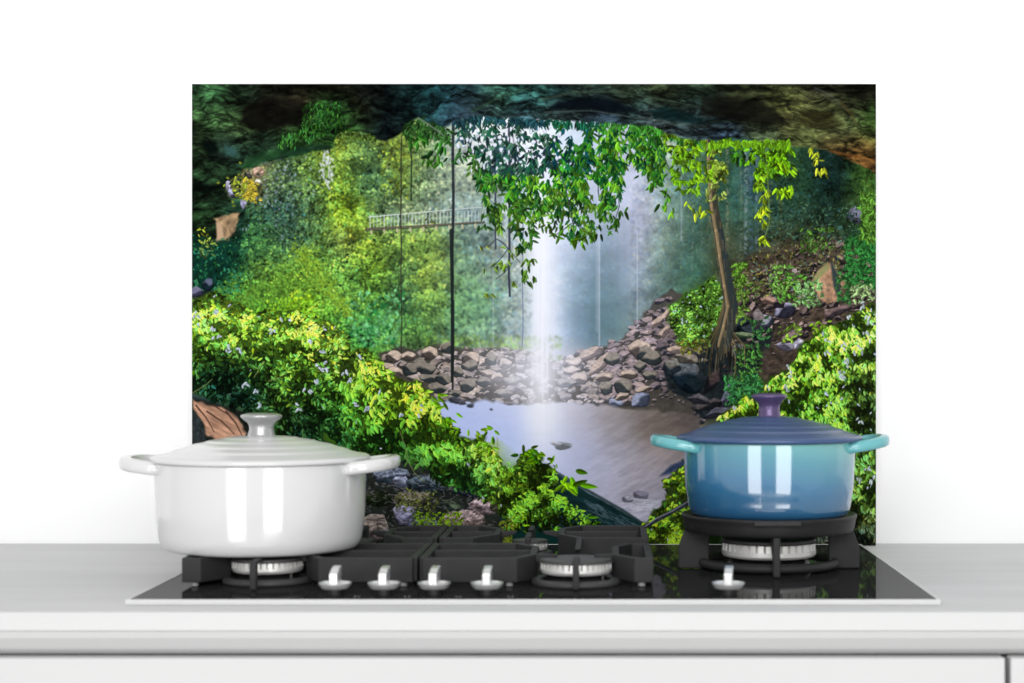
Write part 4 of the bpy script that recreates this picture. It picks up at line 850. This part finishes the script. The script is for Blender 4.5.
# --- 11. the cave roof and left wall
roof = polymask([(180,74),(890,74),(890,184),(876,173),(866,167),(852,161),(838,156),(825,150),(808,148),(790,146),(765,143),(750,139),(735,137),(718,139),(700,141),(684,138),(668,133),(655,127),(640,125),(620,124),(590,121.5),(560,120.5),(530,119),(500,117.5),(480,115),(468,117),(455,120),(446,126),(438,131),(430,125),(418,117.5),(412,121),(404,130),(394,137),(384,140.5),(376,139),(368,134),(360,131),(348,131),(337,133),(334,140),(333,148),(318,150),(300,155),(282,159),(262,164),(245,170),(236,176),(228,181),(224,189),(228,198),(240,199),(245,206),(243,226),(236,252),(226,276),(212,290),(196,297),(180,300)], 1.2, 1.2, 201, 6)
rf = field([(200,95,(40,72,42)),(212,90,(48,92,52)),(240,95,(22,34,22)),(280,90,(18,20,14)),(330,90,(26,20,14)),(370,95,(16,22,20)),(400,95,(14,30,30)),(440,95,(16,46,50)),(470,95,(20,44,46)),(500,92,(34,72,60)),(540,92,(42,88,80)),(580,90,(40,58,48)),(620,92,(34,44,32)),(660,95,(40,48,28)),(700,92,(30,42,28)),(740,92,(44,54,30)),(780,90,(40,46,26)),(820,90,(34,34,24)),(860,90,(20,20,14)),
    (200,120,(52,84,44)),(225,118,(48,78,42)),(240,130,(56,76,40)),(255,112,(16,20,14)),(280,115,(20,18,12)),(300,105,(30,28,18)),(330,108,(34,80,34)),(335,118,(40,96,36)),(355,110,(28,26,16)),(385,115,(12,22,22)),(420,108,(14,40,42)),(445,118,(34,58,74)),(465,106,(44,64,78)),(490,103,(50,84,66)),(520,104,(28,70,66)),(560,103,(10,22,28)),(600,106,(8,18,20)),(640,112,(22,44,40)),(670,110,(18,32,28)),(700,112,(12,34,38)),(720,108,(14,14,12)),(750,105,(18,18,12)),(780,105,(80,84,40)),(790,115,(66,68,36)),(820,110,(70,76,40)),(850,115,(52,60,34)),(870,122,(40,70,24)),
    (200,140,(36,56,30)),(215,147,(12,18,14)),(232,150,(34,60,54)),(255,148,(14,26,20)),(280,146,(30,48,34)),(300,142,(36,74,30)),(320,132,(42,80,34)),(290,128,(34,56,26)),(345,125,(44,92,36)),(362,122,(22,34,20)),(384,130,(14,24,26)),(405,118,(14,28,28)),(430,112,(26,60,60)),(480,112,(56,76,86)),(520,116,(58,82,96)),(560,116,(70,96,90)),(600,118,(62,84,104)),(650,120,(84,98,104)),(690,130,(40,60,76)),(690,122,(76,92,80)),(720,130,(40,58,74)),(760,128,(52,64,44)),(800,125,(60,64,36)),(800,138,(58,66,34)),(840,135,(64,76,44)),(870,145,(80,82,40)),(850,154,(110,70,30)),(870,160,(120,70,28)),(870,170,(60,44,26)),(835,152,(90,70,36)),
    (200,165,(22,38,22)),(225,165,(14,24,16)),(250,160,(32,62,34)),(275,155,(26,50,30)),(205,180,(36,70,40)),(220,178,(40,66,36)),(205,190,(12,18,12)),(220,192,(28,50,34)),(205,205,(30,60,34)),(235,203,(24,44,28)),(205,218,(30,52,24)),(205,235,(16,34,22)),(220,235,(40,60,40)),(240,215,(20,50,40)),(205,255,(14,44,36)),(230,250,(18,56,46)),(205,275,(16,46,34)),(225,268,(20,60,36)),(200,290,(60,70,60))], 11)
streak = wnoise(30, 5.5, 205, .08, 7, 26); streak2 = wnoise(17, 6.5, 215, -.2, 8, 20)
lw = np.clip((XX-430)/60, 0, 1); stk = streak2*(1-lw)+streak*lw
crag = fbm(9, 5, 217, 5); cr = ridge(crag)**3
crk = ridge(wnoise(34, 10, 225, .08, 10, 24))**6; crk2 = ridge(wnoise(10, 5, 227, -.1, 5, 12))**6
rf = rf*.86+rf.mean(-1, keepdims=True)*.14
rc = rf*(.38+1.25*np.clip((stk-.5)*2.2+.5, 0, 1))[..., None]*(.78+.5*fbm(5,3.6,219,3))[..., None]*(1-.7*crk)[..., None]*(1-.18*crk2)[..., None]
grain = np.clip(wnoise(7, 2.4, 229, .1, 4, 9)*3-1.75, 0, 1)[..., None]; rc = rc+grain*rf*.8
over(roof, np.clip(rc*1.30, 0, 1))
# ledges, seams and moss on the roof
def patch(pts, c, al=1.0, wob=1.2, seed=1, n=.5):
    over(polymask(pts, 2.0, wob, seed, 6)*al*roof, C(*c)*(1-n+2*n*stk)[..., None])
patch([(545,111),(558,102),(585,97),(610,99),(630,107),(637,113),(600,112),(570,110)], (8,14,20), .9)
patch([(648,110),(665,107),(690,113),(704,122),(690,124),(668,120),(655,118)], (14,34,36), .85)
patch([(700,98),(740,95),(775,108),(788,125),(760,126),(730,120),(700,116)], (18,18,14), .75)
patch([(800,112),(830,110),(845,126),(820,129),(798,124)], (36,34,18), .7)
patch([(243,108),(262,98),(300,100),(320,110),(300,125),(262,130),(240,124)], (14,12,10), .7)
patch([(204,142),(216,141),(219,150),(210,154),(203,150)], (6,12,10), .95)
patch([(225,146),(237,146),(237,155),(226,156)], (44,74,72), .8)
patch([(192,183),(224,184),(224,189),(192,192)], (6,10,8), .9)
patch([(240,163),(262,153),(300,146),(322,147),(300,152),(262,160),(246,170)], (30,66,36), .8)
patch([(272,158),(300,147),(328,144),(332,148),(300,154)], (24,48,34), .8)
for pts, w, c, al in [([(472,110),(500,95),(530,86)],3,(70,110,80),.6),([(540,100),(575,93),(620,93),(660,100),(700,108)],2.5,(96,120,96),.55),([(545,112),(590,110),(640,118),(670,122)],2.2,(120,138,130),.5),([(500,117),(530,115),(570,113)],2,(90,116,118),.6),([(668,124),(720,127),(760,129)],1.6,(120,130,110),.45),
        ([(725,124),(732,133),(738,136)],1.6,(10,14,22),.9),([(790,137),(820,139),(850,142)],1.8,(20,20,12),.7),([(708,122),(730,121),(760,124)],1.4,(60,90,60),.6),([(815,88),(830,96),(845,108)],3,(100,110,110),.5),([(840,104),(850,112),(856,124)],4,(96,80,40),.6),([(775,106),(785,114),(795,125)],5,(96,96,56),.5),([(200,118),(225,108),(240,110)],1.4,(20,40,24),.7),([(200,138),(214,125),(232,116)],1.6,(20,34,20),.7),
        ([(192,176),(215,178),(230,177)],1.6,(50,86,50),.6),([(216,176),(222,168),(226,163)],2,(60,90,50),.6),([(245,174),(258,160),(276,148)],1.4,(120,150,120),.45),([(340,118),(348,124),(352,130)],1.2,(110,90,60),.6),([(830,151),(850,155),(876,160)],3,(150,92,40),.6),([(446,126),(460,118),(480,113)],2,(70,80,110),.5)]:
    for j_ in range(5):
        o1, o2 = rng.randn(2)*w*.35
        stroke([(a_+rng.randn()*.8, b__+o1+rng.randn()*.5) for a_, b__ in pts], w*.36, w*.15, C(*c)*(.6+.4*rng.rand()), al*.5, 0, 1.6)
mossm = polymask([(305,104),(338,100),(346,122),(352,130),(330,132),(300,146),(276,146),(282,134),(300,124)], 3, 3, 221)*roof
foliage((270,96,360,150), 1500, mossm, np.ones_like(base)*C(44,96,34), .35, 1.35, (2, 5), .3, (1.57,.35), clumpN, .2, 222, .05)
for k in range(0):
    x = rng.uniform(192, 876); y = rng.uniform(84, 175)
    if inside(roof, x, y):
        c = at(cv, x, y)*(1.9 if rng.rand() < .5 else .45); stroke([(x, y), (x+4+rng.rand()*9, y+rng.randn()*2.5)], 1.1, .7, c, .5)
# pale rock, yellow leaves and dark pocket on the left wall
over(polymask([(214,218),(226,214),(240,212),(236,228),(228,240),(216,241),(219,230)], 1, 1, 231, 4), C(150,125,95)*(.55+.9*fbm(4,6,233,3))[..., None])
over(polymask([(216,222),(222,224),(224,238),(217,240)], 1), C(190,160,130))
over(polymask([(192,232),(214,242),(236,240),(243,232),(238,252),(228,274),(212,288),(192,290)], 3, 2, 235), C(14,50,40)*(.5+1.0*fbm(6,7,236,4))[..., None])
foliage((192,235,244,292), 300, None, np.ones_like(base)*C(30,84,50), .3, 1.5, (2, 4), .45, (1.3,.9), clumpN, .2, 237, .05)
spray(200,226, 14, 5, (150,170,60), 1.2, 1.2, 5, 9); spray(206,236, 10, 5, (130,160,80), 1.2, 1.2, 6, 8); spray(203,243, 10, 6, (90,130,80), .6, 1.4, 8, 10)
blob(196,291,9,5,0,C(110,110,135),C(50,50,70),5001); blob(208,283,5,7,.3,C(90,96,120),C(20,34,44),5002)
for x, y, rx, ry, c in [(228,186,3,5,(190,185,210)),(243,204,3,6,(160,160,190)),(231,192,2.5,5,(150,150,180)),(233,196,3,2,(60,60,70)),(259,172,6,6,(190,160,140)),(258,182,3,3,(210,205,195)),(248,176,4,3,(60,56,60)),(240,178,3,4,(40,50,40))]:
    blob(x, y, rx, ry, 0, C(*c), C(*c)*.7, int(x*9), 7, .3, .3)
for k in range(60):
    leaf(rng.normal(238, 6), rng.normal(184, 7), 3.5, 2, rng.rand()*3, (C(150,165,50) if rng.rand() < .6 else C(40,60,40))*(.6+.6*rng.rand()))
for k in range(44):
    leaf(rng.normal(250, 3), rng.normal(190, 6), 4, 2.4, rng.rand()*3, C(200,180,60)*(.6+.5*rng.rand()))
# leaves in front of the roof edge
for k in range(120):
    x = rng.uniform(700, 790); y = 141+rng.rand()*5
    leaf(x, y-2, 5+3*rng.rand(), 2.6, 1.57+rng.randn()*.6, C(110,165,30)*(.6+.6*rng.rand()))
for k in range(90):
    x = rng.uniform(340, 375); leaf(x, 131+(x-340)*.1+rng.rand()*5, 4, 2, 1.57+rng.randn()*.8, C(95,125,52)*(.4+.7*rng.rand()))
for k in range(150):
    x = rng.uniform(404, 450); y = 117+abs(x-420)*.42+rng.rand()*13; leaf(x, y, 5+3*rng.rand(), 2.1, 1.57+rng.randn()*.8, C(58,105,48)*(.35+.85*rng.rand()))
for pts in [[(418,118),(428,124),(438,131),(444,136)]]: stroke(pts, 1.6, 1.2, C(110,120,110), .8)
cv = np.clip(cv, 0, 1)

# ---------------------------------------------------------------- the splashback panel with its printed picture
PXX0, PXX1, PYF = -.5097, .3324, 2.130
ZPT = ZG+.216+.3472; ZPB = ZW+.0004
sbk = thing('splashback_panel', 'large rectangular splashback panel printed with a jungle waterfall seen from a cave', 'splashback', ((PXX0+PXX1)/2, PYF, ZPB))
wx = (PXX1-PXX0)/2; hz_ = ZPT-ZPB
obj('backing', box(nb(), -wx, wx, .0003, .0040, 0, hz_), 'panelw', sbk)
for x in (-wx+.04, wx-.04):
    for z in (.05, hz_-.05):
        b_ = nb(); box(b_, x-.015, x+.015, .0040, .0298, z-.015, z+.015); obj('wall_pad', b_, 'panelw', sbk)
lin = np.where(cv <= .04045, cv/12.92, ((cv+.055)/1.055)**2.4).astype(np.float32)*PRINT_GAIN
nx, ny = W_, H_
xs = np.linspace(-wx, wx, nx, dtype=np.float32); zs_ = np.linspace(hz_, 0, ny, dtype=np.float32)
co = np.zeros((ny, nx, 3), np.float32); co[..., 0] = xs[None]; co[..., 2] = zs_[:, None]
ii = np.arange(nx*ny, dtype=np.int32).reshape(ny, nx)
qd = np.stack([ii[1:, :-1], ii[1:, 1:], ii[:-1, 1:], ii[:-1, :-1]], -1).reshape(-1, 4)
me = bpy.data.meshes.new('printed_picture'); me.vertices.add(nx*ny); me.vertices.foreach_set('co', co.ravel())
me.loops.add(qd.size); me.loops.foreach_set('vertex_index', qd.ravel())
me.polygons.add(len(qd)); me.polygons.foreach_set('loop_start', np.arange(0, qd.size, 4, dtype=np.int32))
at_ = me.color_attributes.new('print', 'FLOAT_COLOR', 'POINT')
at_.data.foreach_set('color', np.concatenate([lin, np.ones((ny, nx, 1), np.float32)], -1).astype(np.float32).ravel())
me.update(calc_edges=True)
pm = bpy.data.materials.new('matt_printed_surface'); pm.use_nodes = True; b = pm.node_tree.nodes['Principled BSDF']
an = pm.node_tree.nodes.new('ShaderNodeAttribute'); an.attribute_name = 'print'
pm.node_tree.links.new(an.outputs['Color'], b.inputs['Base Color'])
b.inputs['Roughness'].default_value = .6; b.inputs['Specular IOR Level'].default_value = 0.0
me.materials.append(pm)
po = bpy.data.objects.new('printed_picture', me); COL.objects.link(po); po.parent = sbk
po['label'] = 'colour print of a waterfall, stones, pool and green leaves under a cave roof'
